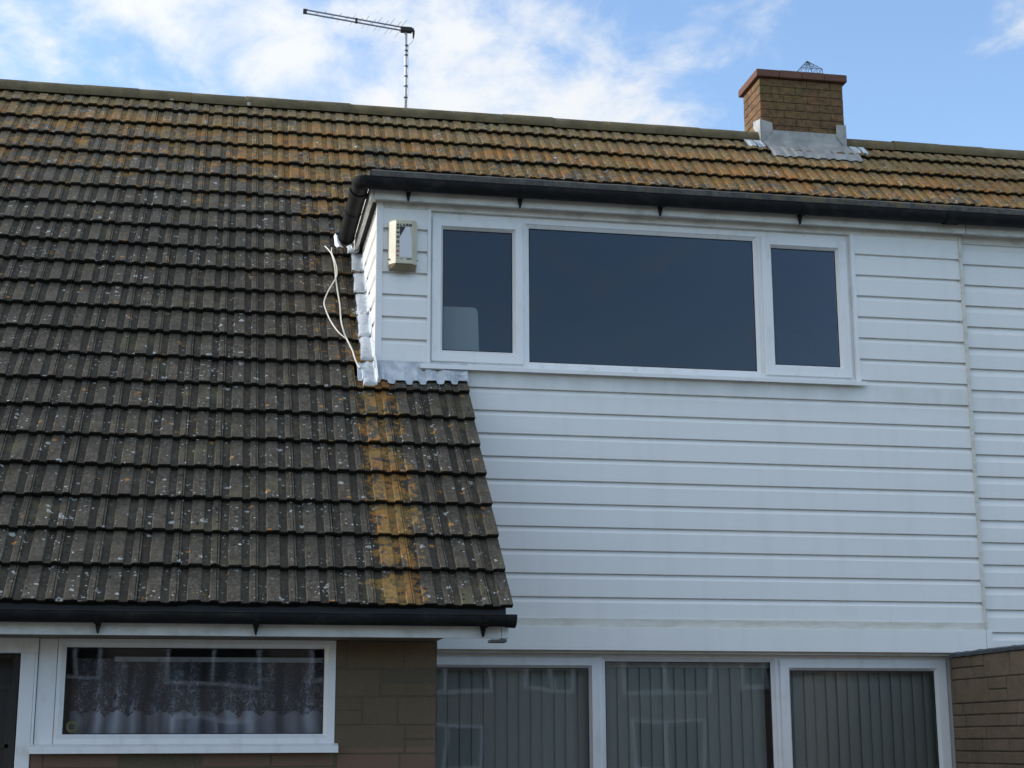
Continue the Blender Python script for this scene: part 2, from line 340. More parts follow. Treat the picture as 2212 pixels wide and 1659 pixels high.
def glass(name, tint=(.88, .88, .87)):
    m = bpy.data.materials.new(name); m.use_nodes = True; nt = m.node_tree; N = nt.nodes; L = nt.links
    for n in list(N): N.remove(n)
    o = N.new('ShaderNodeOutputMaterial'); t = N.new('ShaderNodeBsdfTransparent'); t.inputs[0].default_value = (*tint, 1)
    gl = N.new('ShaderNodeBsdfGlossy'); gl.inputs['Roughness'].default_value = 0.02; gl.inputs['Color'].default_value = (.84, .90, 1, 1)
    fr = N.new('ShaderNodeFresnel'); fr.inputs['IOR'].default_value = 1.66
    g = G(nt); g.L = L
    bp = N.new('ShaderNodeBump'); bp.inputs['Strength'].default_value = .035; bp.inputs['Distance'].default_value = .05
    ns = N.new('ShaderNodeTexNoise'); ns.inputs['Scale'].default_value = 1.6; ns.inputs['Detail'].default_value = 1
    ge = N.new('ShaderNodeNewGeometry'); L.new(ge.outputs['Position'], ns.inputs['Vector']); L.new(ns.outputs['Fac'], bp.inputs['Height']); L.new(bp.outputs[0], gl.inputs['Normal'])
    mx = N.new('ShaderNodeMixShader'); L.new(fr.outputs[0], mx.inputs[0]); L.new(t.outputs[0], mx.inputs[1]); L.new(gl.outputs[0], mx.inputs[2]); L.new(mx.outputs[0], o.inputs[0])
    return m
M_GLASS = glass('window_glass')
M_SEAL = mat('black_gasket', base=(.012, .012, .014), rough=.6)

# ------------------------------------------------------------------ measured geometry
T = math.tan(.7921); CT, ST = math.cos(.7921), math.sin(.7921)
ZR0 = 3.8949                 # height of the roof plane at y = 0
EY, EZ, GAUGE, TW, XV = -1.5988, 2.2744, .2963, .2035, .588
NX = 4.124                   # party line with the neighbour
def roofpt(x, s, n): return (x, EY+CT*s-ST*n, EZ+ST*s+CT*n)       # s up the slope from the eave, n along the normal
def roof_xyn(x, y, n): return roofpt(x, (y-EY)/CT, n)
GR0, GRD = 4.9069, .15

house = thing('house', 'white clad chalet house with dark tiled catslide roof and wide dormer', 'house')
neighbour = thing('house', 'adjoining house at the right edge with its own lower set white boards', 'house')

# ---- roof tiles
PROF = [(.0, .012), (.004, .002), (.040, .0), (.047, .013), (.111, .014), (.119, .001), (.154, .0), (.161, .012), (.188, .013), (.1895, .006), (.1915, .006), (.193, .012), (.2005, .012), (.2035, .0)]
def tiles(name, x_joint, cols, rows, parent, xmax=None, xmin=None, rowrange=None):
    mb = MB(); mb.recalc = False; crest = []
    for i in rows:
        for j in cols:
            xj = x_joint+j*TW
            if rowrange and not rowrange(i, xj): continue
            rj = random.Random(i*977+j*31)
            mb.r = rj.random()*.98+.01
            dx = rj.uniform(-.0018, .0018); ds = rj.uniform(-.004, .004); tl = rj.uniform(-.003, .004); rot = rj.uniform(-.006, .006)
            s0 = i*GAUGE+ds; s1 = (i+1)*GAUGE+(.045 if i < 21 else -.05) if not (i == 7 and xj > -.25) else 2.275
            rowsv = []
            steps = [0, .33, .7, 1.0]
            pr = PROF
            if xmax is not None and xj+TW > xmax+.001: pr = [p for p in PROF if xj+p[0] <= xmax+.004] + [(xmax-xj, .014)]
            for k, t in enumerate(steps):
                s = s0+(s1-s0)*t; n0 = .043*(1-t)+.003*t+tl*(1-t)
                row = []
                for u, h in pr:
                    sj = s+(rot*(u-.1) + (rj.uniform(-.0015, .0015) if k == 0 else 0))
                    row.append(mb.vert(roofpt(xj+u+dx, sj, n0+h*.95+rj.uniform(-.0006, .0006)))); crest.append(min(1, h/.012))
                rowsv.append(row)
            n = len(pr)
            for a, c in zip(rowsv[:-1], rowsv[1:]):
                for k in range(n-1): mb.face((a[k], a[k+1], c[k+1], c[k]))
            # tail face
            low = []
            for k, (u, h) in enumerate(pr):
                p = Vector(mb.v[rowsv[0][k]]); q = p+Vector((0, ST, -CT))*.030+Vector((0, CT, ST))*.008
                low.append(mb.vert(q)); crest.append(-4.0)  # negative value carries the painted tail shade
            for k in range(n-1): mb.face((low[k], low[k+1], rowsv[0][k+1], rowsv[0][k]))
            # side faces
            for k, sgn in ((0, 1), (n-1, -1)):
                p1 = Vector(mb.v[rowsv[-1][k]])+Vector((0, ST, -CT))*.034; q = mb.vert(p1); crest.append(.2)
                f = (low[k], rowsv[0][k], rowsv[1][k], rowsv[2][k], rowsv[3][k], q)
                mb.face(f if sgn > 0 else f[::-1])
            bt = mb.vert(Vector(mb.v[rowsv[-1][0]])+Vector((0, ST, -CT))*.030); bt2 = mb.vert(Vector(mb.v[rowsv[-1][-1]])+Vector((0, ST, -CT))*.030); crest += [.2, .2]
            mb.face((low[0], bt, bt2, low[-1]))
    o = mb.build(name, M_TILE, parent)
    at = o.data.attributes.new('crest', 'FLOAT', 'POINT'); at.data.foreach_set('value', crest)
    return o
XJ = .48
DORM_ROW = 13
def keep(i, xj):
    if i < 7: return xj < XV-.01
    if i < DORM_ROW: return xj < -.05-.10
    if i < DORM_ROW+1: return True
    return True
def keep_house(i, xj):
    if xj >= NX-.02: return False
    if i <= 7: return xj < XV-.01
    if i < DORM_ROW+1: return xj+TW < .12
    return True
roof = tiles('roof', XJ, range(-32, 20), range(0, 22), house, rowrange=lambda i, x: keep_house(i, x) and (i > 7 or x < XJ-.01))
# verge half tiles on the short catslide edge
vt = MB()
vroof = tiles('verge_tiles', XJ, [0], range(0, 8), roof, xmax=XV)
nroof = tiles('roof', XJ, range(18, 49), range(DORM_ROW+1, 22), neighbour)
# roof substrate (felt and battens) and the rear slope
APEX_Y = 2.965; APEX_Z = 3.9109+T*APEX_Y+.008
mb = MB()
mb.loft([[(-6.2, EY+.03, EZ-.055), (XV-.03, EY+.03, EZ-.055)], [(-6.2, .01, ZR0-.065), (XV-.03, .01, ZR0-.065)]], False)
mb.loft([[(-6.2, .01, ZR0-.065), (.0, .01, ZR0-.065)], [(-6.2, 1.22, ZR0+1.22*T-.065), (.0, 1.22, ZR0+1.22*T-.065)]], False)
mb.loft([[(-6.2, 1.22, ZR0+1.22*T-.065), (NX, 1.22, ZR0+1.22*T-.065)], [(-6.2, APEX_Y, APEX_Z-.08), (NX, APEX_Y, APEX_Z-.08)]], False)
mb.loft([[(-6.2, APEX_Y, APEX_Z-.04), (NX, APEX_Y, APEX_Z-.04)], [(-6.2, 6.6, APEX_Z-3.58*T), (NX, 6.6, APEX_Z-3.58*T)]], False)
mb.build('roof_underlay', M_FLAT, roof, solid=.01)
mb = MB()
mb.loft([[(NX, 1.22, ZR0+1.22*T-.065), (10.5, 1.22, ZR0+1.22*T-.065)], [(NX, APEX_Y, APEX_Z-.08), (10.5, APEX_Y, APEX_Z-.08)], [(NX, 6.6, APEX_Z-3.58*T), (10.5, 6.6, APEX_Z-3.58*T)]], False)
mb.build('roof_underlay', M_FLAT, nroof, solid=.01)
# ridge: half round tiles end to end
def ridge(x0, x1, parent):
    mb = MB(); x = x0; rng = random.Random(int(x0*10))
    while x < x1-.01:
        L = min(.45, x1-x); rr = .082+rng.uniform(-.003, .003); dz = rng.uniform(-.004, .004)
        loops = []
        for t in (0, .012, .5, .97, 1.0):
            r_ = rr-(.0025 if t in (0, 1.0) else 0)
            loops.append([(x+L*t, APEX_Y+r_*1.02*math.cos(a), APEX_Z-.020+dz+r_*.95*math.sin(a)+rng.uniform(-.001, .001)) for a in [R(-22)+R(224)*k/18 for k in range(19)]])
        mb.loft(loops, False); x += L-.004
    return mb.build('ridge', M_RIDGE, parent, smooth=True)
ridge(-6.2, NX, roof); ridge(NX, 10.5, nroof)

# ---- white boards
def board_profile(z_lo, z_hi, g0, step, cove, depth=.021, y0=0.0):
    pts = [(y0, z_hi)]; k = 0
    gs = [g0-step*i for i in range(-3, 40)]
    for g in gs:
        if g >= z_hi-.004: continue
        if g-cove*.25 <= z_lo: break
        pts += [(y0, g+.0015), (y0+.001, g), (y0+.024, g+.001), (y0+.024, g-.003), (y0+depth, g-.005)]
        for t in (.25, .45, .65, .83, 1.0):
            z = g-.005-(cove-.005)*t
            if z < z_lo: break
            pts.append((y0+depth*(1-t)**.85, z))
    pts.append((y0, z_lo)); return pts
def boards(name, x0, x1, z0, z1, parent, g0=GR0, step=GRD, cove=.036, y0=0.0, m=None):
    mb = MB(); mb.extrude_x(board_profile(z0, z1, g0, step, cove, y0=y0), x0, x1); mb.recalc = False
    mb.f = [f[::-1] for f in mb.f]
    return mb.build(name, m or M_CLAD, parent)
boards('cladding', .038, .337, 3.975, 5.041, house)
boards('cladding', 3.318, 4.102, 3.975, 5.041, house)
boards('cladding', -.02, 4.102, 2.372, 3.975, house)
# frieze strips above the boards
mb = MB(); mb.box(.0, 4.115, -.004, .04, 5.041, 5.12); mb.build('frieze', M_FASCIA, house)
# corner and end trims
mb = MB(); mb.box(-.004, .040, -.006, .03, 3.83, 5.085); mb.build('corner_trim', M_UPVC, house, bevel=.003)
mb = MB(); mb.box(.335, .357, -.007, .05, 3.99, 5.045); mb.build('window_trim', M_UPVC, house, bevel=.003)
mb = MB(); mb.box(3.293, 3.320, -.007, .05, 3.985, 5.045); mb.build('window_trim', M_UPVC, house, bevel=.003)
mb = MB(); mb.box(4.100, NX, -.010, .03, 2.335, 5.075); mb.build('end_trim', M_TRIM, house, bevel=.003)
# yellowed drip strip and lintel board over the patio windows
mb = MB(); mb.box(.0, 4.110, -.007, .04, 2.318, 2.3715); mb.build('drip_strip', M_TRIM, house, bevel=.002)
mb = MB(); mb.box(-.1, 4.098, -.032, .04, 2.169, 2.3165); mb.build('lintel_board', M_CLAD, house, bevel=.002)
mb = MB(); mb.box(4.1, 4.142, -.034, .04, 2.150, 2.3165); mb.build('lintel_cap', M_UPVC, house, bevel=.002)
# backing wall behind the boards, with the openings
mb = MB()
mb.box(0.03, .36, .05, .16, 3.9, 5.1); mb.box(3.27, 4.12, .05, .16, 3.95, 5.1); mb.box(.03, 4.12, .05, .16, 2.2, 3.97); mb.box(.36, 3.27, .06, .16, 5.02, 5.1)
mb.box(3.9, 4.12, .06, .2, 0, 2.2)
mb.build('wall', M_ROOM, house)
# cheek of the dormer (faces left)
pr = board_profile(3.7, 5.085, GR0, GRD, .036)
mb = MB(); mb.loft([[(y, yy, z) for y, z in pr] for yy in (.0, 1.3)], False); mb.build('dormer_cheek', M_CLAD, house)
# flat dormer roof with fascia and soffit
def flat_roof(x0, x1, parent, left):
    mb = MB(); mb.box(x0, x1, -.07, 1.30, 5.105, 5.20); mb.build('flat_roof', M_FLAT, parent)
    mb = MB(); n = int((x1-x0)/.06); rg = random.Random(int(x0*9)); lo = []
    for k in range(n+1):
        x = x0-.02+(x1-x0+.02)*k/n; j = rg.uniform(-.0022, .0022)
        lo.append([(x, -.082, 5.186), (x, -.094+j, 5.188), (x, -.096+j, 5.262+j), (x, -.080, 5.274+j), (x, .02, 5.272+j), (x, .06, 5.205)])
    mb.loft(lo, False); ka = mb.build('roof_kerb', M_KERB, parent)
    mb = MB(); mb.box(x0, x1, -.062, .02, 5.084, 5.106); mb.build('soffit', M_TRIM, parent)
    mb = MB(); mb.box(x0, x1, -.085, -.065, 5.070, 5.195); mb.build('fascia', M_FASCIA, parent, bevel=.002)
flat_roof(-.03, 4.121, house, True); flat_roof(4.127, 10.4, neighbour, False)
mb = MB(); mb.box(-.062, .03, -.07, 1.20, 5.197, 5.268); mb.build('roof_kerb', M_KERB, house)
mb = MB(); mb.box(-.055, -.033, -.085, 1.22, 5.070, 5.195); mb.build('fascia', M_FASCIA, house, bevel=.002)
mb = MB(); mb.box(-.031, .0, -.06, 1.22, 5.0845, 5.104); mb.build('soffit', M_GUT, house)

# ---- gutters
def gutter_profile(r, n=14):
    return [(math.cos(a)*r, math.sin(a)*r) for a in [math.pi+math.pi*k/n for k in range(n+1)]]
def gutter(name, p0, p1, r, parent, side, ends=(True, True)):
    """half round gutter between two points; side = unit vector across"""
    mb = MB(); p0 = Vector(p0); p1 = Vector(p1); side = Vector(side)
    t = (p1-p0).normalized()
    def loop(p, rr): return [p+side*c+Vector((0, 0, s)) for c, s in gutter_profile(rr)]
    mb.loft([loop(p0, r), loop(p1, r)], False); mb.loft([loop(p0, r-.004), loop(p1, r-.004)], False)
    for sg in (-1, 1):      # rolled lips
        mb.tube([p0+side*sg*(r-.002)+Vector((0, 0, .001)), p1+side*sg*(r-.002)+Vector((0, 0, .001))], .005, 6)
    for k, p in enumerate((p0, p1)):
        if ends[k]:
            d = t*(-.004 if k == 0 else .004)
            mb.loft([[q for q in loop(p-d*6, r+.006)], [q for q in loop(p+d, r+.006)]], False)
            lp = loop(p+d, r+.006); mb.face([mb.vert(q) for q in lp])
    return mb.build(name, M_GUT, parent, smooth=False)
def bracket(p, r, parent, wallside=1):
    mb = MB(); p = Vector(p)
    mb.loft([[p+Vector((dx, math.cos(a)*(r+.006), math.sin(a)*(r+.006))) for a in [math.pi+math.pi*k/12 for k in range(13)]] for dx in (-.016, .016)], False)
    # pointed plate on the fascia
    y0 = p.y+r+.004
    f = [(-.018, 0), (.018, 0), (.014, -r-.005), (.004, -r-.050), (-.004, -r-.050), (-.014, -r-.005)]
    mb.loft([[(p.x+a, y0-.020, p.z+b) for a, b in f], [(p.x+a, y0+.002, p.z+b) for a, b in f]], True, True)
    return mb.build('bracket', M_GUT, parent)
GU = (-.152, 5.178); GRr = .064
g1 = gutter('gutter', (-.11, GU[0], GU[1]), (NX, GU[0], GU[1]), GRr, house, (0, 1, 0), (False, False))
for x in (.193, .939, 1.903, 2.896): bracket((x, GU[0], GU[1]), GRr, g1)
g2 = gutter('gutter', (NX, GU[0], GU[1]), (10.4, GU[0], GU[1]), GRr, neighbour, (0, 1, 0), (False, True))
bracket((4.75, GU[0], GU[1]), GRr, g2)
mb = MB(); mb.loft([[(NX-.14+dx, GU[0]+math.cos(a)*.076, GU[1]+.004+math.sin(a)*.076) for a in [math.pi+math.pi*k/14 for k in range(15)]] for dx in (-.05, .05)], False); mb.build('gutter_union', M_GUT, g1)
g3 = gutter('gutter', (-.118, -.10, 5.176), (-.118, 1.03, 5.160), .056, house, (1, 0, 0), (False, True))
# moulded corner between the two runs
mb = MB(); lo = []
for a in [R(90)*k/6 for k in range(7)]:
    c = Vector((-.118+.022, -.152+.022, 5.180)); d = Vector((-math.cos(a), -math.sin(a), 0))
    lo.append([c+d*(.022+q*.90)+Vector((0, 0, s)) for q, s in gutter_profile(.070)])
mb.loft(lo, False); 
mb.build('gutter_corner', M_GUT, g1, solid=.004)
mb = MB(); mb.loft([[(-.118+cx, y, 5.176+cz) for cx, cz in gutter_profile(.062)] for y in (.02, .12)], False)
mb.build('gutter_union', M_GUT, g1, solid=.004)
for y in (.45, .95):
    mb = MB(); mb.loft([[(-.118+cx, y+dy, 5.168+cz) for cx, cz in gutter_profile(.061)] for dy in (-.016, .016)], False); mb.build('bracket', M_GUT, g3)
# catslide gutter, fascia, soffit
LG = (-1.655, 2.250); LR = .056
g4 = gutter('gutter', (-6.2, LG[0], LG[1]), (.593, LG[0], LG[1]), LR, house, (0, 1, 0), (False, True))
mb = MB(); mb.loft([[(x, LG[0]+math.cos(a)*.063, LG[1]+.003+math.sin(a)*.063) for a in [math.pi+math.pi*k/14 for k in range(15)]] for x in (.548, .598)], False, False); mb.build('stop_end', M_GUT, g4, solid=.006)
for x in (-1.539, -.75, .435, -2.35): bracket((x, LG[0], LG[1]), LR, g4)
mb = MB(); mb.box(-6.2, .536, -1.585, -1.565, 2.138, 2.238); mb.build('fascia', M_FASCIA, house, bevel=.002)
mb = MB(); mb.box(.539, .577, -1.583, -1.50, 2.138, 2.238); mb.build('fascia', M_FASCIA, house, bevel=.002)
mb = MB(); mb.box(.478, .565, -1.592, -1.50, 2.118, 2.132); mb.build('corner_plate', mat('grimy_plate', base=(.10, .10, .09), rough=.6), house, bevel=.002)
mb = MB(); mb.box(-6.2, .240, -1.562, -1.2, 2.142, 2.156); sof = mb.build('soffit', mat('brown_soffit', lambda g, b: g.col(b, g.mix(g.noise(6, 5), (.16, .125, .095), (.24, .19, .15))), rough=.7), house)
for k in range(24):
    x = -2.28+k*.081
    mb = MB(); mb.tube([(x, -1.47, 2.1405), (x, -1.47, 2.146)], .0075, 8); mb.build('vent_hole', M_SEAL, sof)
# solid below the catslide (side wall under the verge)
mb = MB(); mb.loft([[(.26, -1.558, 2.19), (.56, -1.558, 2.19), (.56, -1.558, 2.235), (.26, -1.558, 2.235)], [(.26, .0, ZR0-.13), (.56, .0, ZR0-.13), (.56, .0, ZR0-.055), (.26, .0, ZR0-.055)]], True, True)
mb.build('verge_board', M_FLAT, house)

mb = MB(); mb.box(-6.2, .56, -1.592, -1.588, 2.225, 2.305); mb.build('eaves_gap_strip', M_SEAL, house)  # black strip added to paint the gap below the tile tails dark
# ---- flashings
def step_piece(s0, s1, x0, x1, n0, lift, parent, rs):
    """one soaker dressed up the slope beside the cheek, sagging into the tile behind it"""
    rng = random.Random(rs); mb = MB(); rows = []
    for a in range(6):
        t = a/5; s = s0+(s1-s0)*t; row = []
        for k in range(6):
            u = k/5; x = x0+(x1-x0)*u+rng.uniform(-.003, .003)+(.010*math.sin(t*3.1) if k == 0 else 0)
            n = n0+lift*(1-t)+.010*math.sin(u*math.pi)*(.5+t)+rng.uniform(-.003, .003)
            if u > .8: n += .015
            row.append(roofpt(x, s, n))
        row.append(roofpt(x1+.002, s, n0+.075)); rows.append(row)
    mb.loft(rows, False); return mb.build('step_flashing', M_LEAD, parent, solid=.003, smooth=True)
s_of_y = lambda y: (y-EY)/CT
for i in range(7, 13):
    step_piece(i*GAUGE+.015, (i+1)*GAUGE+.055, -.088, .0, .040, .012, roof, i)
step_piece(12.9*GAUGE, 13.35*GAUGE, -.11, -.03, .045, .02, roof, 77)
# corner piece and apron along the bottom of the dormer front, dressed over the tile ribs
mb = MB(); nx = 90; rows = []
def tile_h(x):
    u = (x-XJ) % TW
    for (a, ha), (b_, hb) in zip(PROF[:-1], PROF[1:]):
        if a <= u <= b_: return ha+(hb-ha)*(u-a)/max(1e-6, b_-a)
    return 0
sw = s_of_y(-.006)
rng = random.Random(3)
for k in range(nx+1):
    x = -.115+(.600+.115)*k/nx
    h = tile_h(x)*1.35; wob = .006*math.sin(x*31)+.004*math.sin(x*77)
    lowedge = sw-.100-.012*math.sin(x*9)+(.010 if h > .008 else -.010)
    col = [roofpt(x, lowedge, .036+h), roofpt(x, lowedge+.03, .040+h+wob), roofpt(x, lowedge+.060, .046+h*.9+wob*1.5), roofpt(x, sw-.02, .052+h*.6+wob), (x, -.012 if x > -.01 else .02, ZR0+.090+.004*math.sin(x*40)), (x, -.010 if x > -.01 else .06, ZR0+.110)]
    rows.append(col)
mb.loft(rows, False); mb.build('apron_flashing', M_LEAD, roof, solid=.003)
# torn strips of flashing tape at the top of the cheek
def rag(name, pts, w, m, parent, label=None, z=.05):
    mb = MB(); rows = []; rng = random.Random(len(pts))
    for k, (x, y) in enumerate(pts):
        q = Vector(roof_xyn(x, y, z+.02*math.sin(k*1.7))); ww = w[k] if isinstance(w, (list, tuple)) else w
        rows.append([q+Vector((-ww/2, 0, rng.uniform(-.006, .006))), q+Vector((0, 0, .012+rng.uniform(-.004, .004))), q+Vector((ww/2, 0, rng.uniform(-.006, .006)))])
    mb.loft(rows, False); return mb.build(name, m, parent, solid=.002, label=label)
RAGS = []

# ---- window builder
def window(name, parent, x0, x1, z0, z1, yf, lights, sill=None, head=0, gasket=True):
    """lights: (kind, frame x0, x1, z0, z1, glass x0, x1, z0, z1)"""
    fr = MB()
    # outer frame with the openings left between bars
    yb = yf+.065
    xs = sorted(lights, key=lambda l: l[1])
    fr.box(x0, xs[0][1], yf, yb, z0, z1); fr.box(xs[-1][2], x1, yf, yb, z0, z1)
    for l in xs: fr.box(l[1], l[2], yf, yb, l[4], z1); fr.box(l[1], l[2], yf, yb, z0, l[3])
    for a, b_ in zip(xs[:-1], xs[1:]): fr.box(a[2], b_[1], yf, yb, z0, z1)
    o = fr.build(name, M_UPVC, parent, bevel=.002)
    for kind, a0, a1, c0, c1, gx0, gx1, gz0, gz1 in xs:
        m = MB()
        if kind == 'sash':
            ov = .004
            loops = [(a0-ov+.0, yf-.002), (a0-ov, yf-.016), (a0-ov+.003, yf-.019)]
            L_ = lambda x0_, x1_, z0_, z1_, y: [(x0_, y, z0_), (x1_, y, z0_), (x1_, y, z1_), (x0_, y, z1_)]
            b = .016
            m.loft([L_(a0-ov, a1+ov, c0-ov, c1+ov, yf+.02), L_(a0-ov, a1+ov, c0-ov, c1+ov, yf-.014), L_(a0-ov+.004, a1+ov-.004, c0-ov+.004, c1+ov-.004, yf-.018),
                    L_(gx0-b, gx1+b, gz0-b, gz1+b, yf-.018), L_(gx0-b+.002, gx1+b-.002, gz0-b+.002, gz1+b-.002, yf-.012), L_(gx0, gx1, gz0, gz1, yf+.012), L_(gx0, gx1, gz0, gz1, yf+.035)])
            s = m.build('sash', M_UPVC, o)
            yg = yf+.012
        else:
            L_ = lambda x0_, x1_, z0_, z1_, y: [(x0_, y, z0_), (x1_, y, z0_), (x1_, y, z1_), (x0_, y, z1_)]
            m.loft([L_(a0, a1, c0, c1, yf+.002), L_(a0, a1, c0, c1, yf+.004), L_(gx0, gx1, gz0, gz1, yf+.022), L_(gx0, gx1, gz0, gz1, yf+.045)])
            s = m.build('glazing_bead', M_UPVC, o); yg = yf+.022
        sl = MB(); sl.ring(gx0+.0005, gx1-.0005, gz0+.0005, gz1-.0005, [(0, yg+.004), (0, yg+.001), (.005, yg+.001), (.005, yg+.006)]); sl.build('gasket', M_SEAL, o)
        gp = MB(); gp.box(gx0+.001, gx1-.001, yg+.005, yg+.009, gz0+.001, gz1-.001)
        gp2 = MB(); gp2.quad((gx0+.001, yg+.005, gz0+.001), (gx1-.001, yg+.005, gz0+.001), (gx1-.001, yg+.005, gz1-.001), (gx0+.001, yg+.005, gz1-.001))
        gp2.build('pane', M_GLASS, o)
    if sill:
        sx0, sx1, sz0, sz1, sy = sill
        m = MB(); pr = [(yf+.03, sz1+.014), (yf-.002, sz1+.012), (sy+.004, sz1), (sy, sz1-.003), (sy, sz0), (sy+.012, sz0), (sy+.014, sz0+.012), (yf+.03, sz0+.012)]
        m.loft([[(x, y, z) for y, z in pr] for x in (sx0, sx1)], True, True); m.build('sill', M_UPVC, o)
    return o
window('window', house, .357, 3.293, 4.000, 5.041, .030, [
    ('sash', .372, .975, 4.024, 4.998, .443, .911, 4.102, 4.929),
    ('fixed', 1.002, 2.623, 4.024, 4.995, 1.025, 2.600, 4.047, 4.972),
    ('sash', 2.655, 3.266, 4.022, 4.996, 2.728, 3.194, 4.098, 4.927)], sill=(.288, 3.346, 3.956, 3.984, -.05))
window('patio_window', house, -.25, 3.896, .05, 2.166, .100, [
    ('sash', -.20, 1.470, .12, 2.125, -.12, 1.411, .20, 2.063),
    ('fixed', 1.500, 2.660, .12, 2.130, 1.523, 2.637, .145, 2.107),
    ('sash', 2.692, 3.852, .12, 2.125, 2.765, 3.777, .20, 2.056)])
mb = MB(); mb.box(-.2, 3.9, -.028, .09, 2.175, 2.19); mb.box(-.2, 3.9, .02, .098, 2.152, 2.174); mb.build('soffit', M_TRIM, house)

# ---- block walls
def block_wall(name, mmat, mmort, parent, org, ud, nd, width, z0, z1, course, double, lenr, seed, mort=.010, out=.006, skip=None, label=None):
    """facing of individual blocks; org at (u=0), ud along, nd outwards"""
    rng = random.Random(seed); mb = MB(); org = Vector(org); ud = Vector(ud); nd = Vector(nd); Z = Vector((0, 0, 1))
    def blk(u0, u1, a, b):
        mb.r = rng.random()*.98+.01; o_ = out+rng.uniform(-.0025, .0025); ch = .0045
        j = lambda: rng.uniform(-.0015, .0015)
        P = lambda u, z, n: org+ud*u+Z*z+nd*n
        back = [P(u0, a, -.004), P(u1, a, -.004), P(u1, b, -.004), P(u0, b, -.004)]
        mid = [P(u0+j(), a+j(), o_-ch), P(u1+j(), a+j(), o_-ch), P(u1+j(), b+j(), o_-ch), P(u0+j(), b+j(), o_-ch)]
        fr = [P(u0+ch, a+ch, o_), P(u1-ch, a+ch, o_), P(u1-ch, b-ch, o_), P(u0+ch, b-ch, o_)]
        mb.loft([back, mid, fr]); mb.face(list(range(len(mb.v)-4, len(mb.v))))
    z = z1
    while z > z0+.02:
        dbl = rng.random() < double
        h = course*2 if dbl else course
        u = -rng.uniform(0, lenr[1])
        while u < width:
            L = rng.uniform(*lenr)
            if u+L > width-.05: L = width-u+.001
            a, b_ = max(u, 0), min(u+L, width)
            if b_-a > .02:
                zz0, zz1 = max(z-h, z0), z
                if dbl and rng.random() < .35:
                    if not skip or not skip(a, b_, zz0, zz1): blk(a+mort/2, b_-mort/2, zz0+mort/2, (zz0+zz1)/2-mort/2); blk(a+mort/2, b_-mort/2, (zz0+zz1)/2+mort/2, zz1-mort/2)
                elif not skip or not skip(a, b_, zz0, zz1): blk(a+mort/2, b_-mort/2, zz0+mort/2, zz1-mort/2)
            u += L
        z -= h
    o = mb.build(name, mmat, parent, label=label)
    m2 = MB(); P = lambda u, z, n: org+ud*u+Z*z+nd*n
    m2.r = .5; m2.quad(P(0, z0, -.001), P(width, z0, -.001), P(width, z1, -.001), P(0, z1, -.001)); m2.build('mortar', mmort, o)
    return o
# catslide front wall: pier right of the window, strip below the window
FY = -1.25
block_wall('wall', M_PIER, M_PIERM, house, (-.309, FY, 0), (1, 0, 0), (0, -1, 0), .548, 0, 2.142, .075, .75, (.18, .42), 5, mort=.005, out=.0012)
block_wall('wall', M_PIER, M_PIERM, house, (-1.868, FY, 0), (1, 0, 0), (0, -1, 0), 1.559, 0, 1.552, .075, .75, (.2, .45), 9, mort=.005, out=.0012)
block_wall('wall', M_PIER, M_PIERM, house, (.239, FY, 0), (0, 1, 0), (1, 0, 0), 1.33, 0, 2.142, .075, .7, (.2, .45), 12, mort=.005, out=.0012)
mb = MB(); mb.box(-1.868, -.309, FY+.012, FY+.10, 0, 1.56); mb.box(-.309, .232, FY+.005, FY+.1, 0, 2.14); mb.build('wall_core', M_ROOM, house)
window('window', house, -1.757, -.309, 1.590, 2.140, FY-.002, [('fixed', -1.736, -.348, 1.628, 2.117, -1.716, -.369, 1.648, 2.096)], sill=(-1.869, -.291, 1.551, 1.587, FY-.058))
# white panel and post left of the window, door
mb = MB(); mb.box(-1.8535, -1.760, FY+.006, FY+.06, 1.592, 2.140); mb.build('frame_panel', M_UPVC, house, bevel=.003)
door = MB(); door.box(-1.942, -1.8695, FY-.01, FY+.06, 0, 2.063); door.box(-2.95, -1.8565, FY-.01, FY+.06, 2.063, 2.141); door.box(-3.02, -2.95, FY-.01, FY+.06, 0, 2.141); door.box(-1.8685, -1.8565, FY-.01, FY+.06, 1.592, 2.0625)
dobj = door.build('door', M_UPVC, house, bevel=.003)
mb = MB(); mb.box(-2.88, -2.00, FY+.30, FY+.34, 0, 2.05); mb.build('door_leaf', mat('dark_door', base=(.035, .028, .024), rough=.4), dobj)
mb = MB(); mb.box(-1.985, -1.955, FY+.06, FY+.32, 0, 2.06); mb.box(-2.95, -1.95, FY+.06, FY+.32, 2.07, 2.10); mb.build('porch_lining', mat('dark_reveal', base=(.03, .028, .026), rough=.7), dobj)
# rail and lower lights seen through the dark porch opening
mb = MB(); mb.box(-2.88, -2.00, FY+.285, FY+.30, 1.88, 1.91); mb.box(-2.03, -2.0, FY+.285, FY+.30, .9, 1.88); mb.box(-2.88, -2.00, FY+.285, FY+.30, 1.58, 1.60); mb.build('door_rail', mat('door_rail_dark', base=(.055, .045, .038), rough=.5), dobj)
mb = MB(); mb.box(-6.2, -3.02, FY, FY+.1, 0, 2.142); mb.build('wall_core', M_PIER, house)

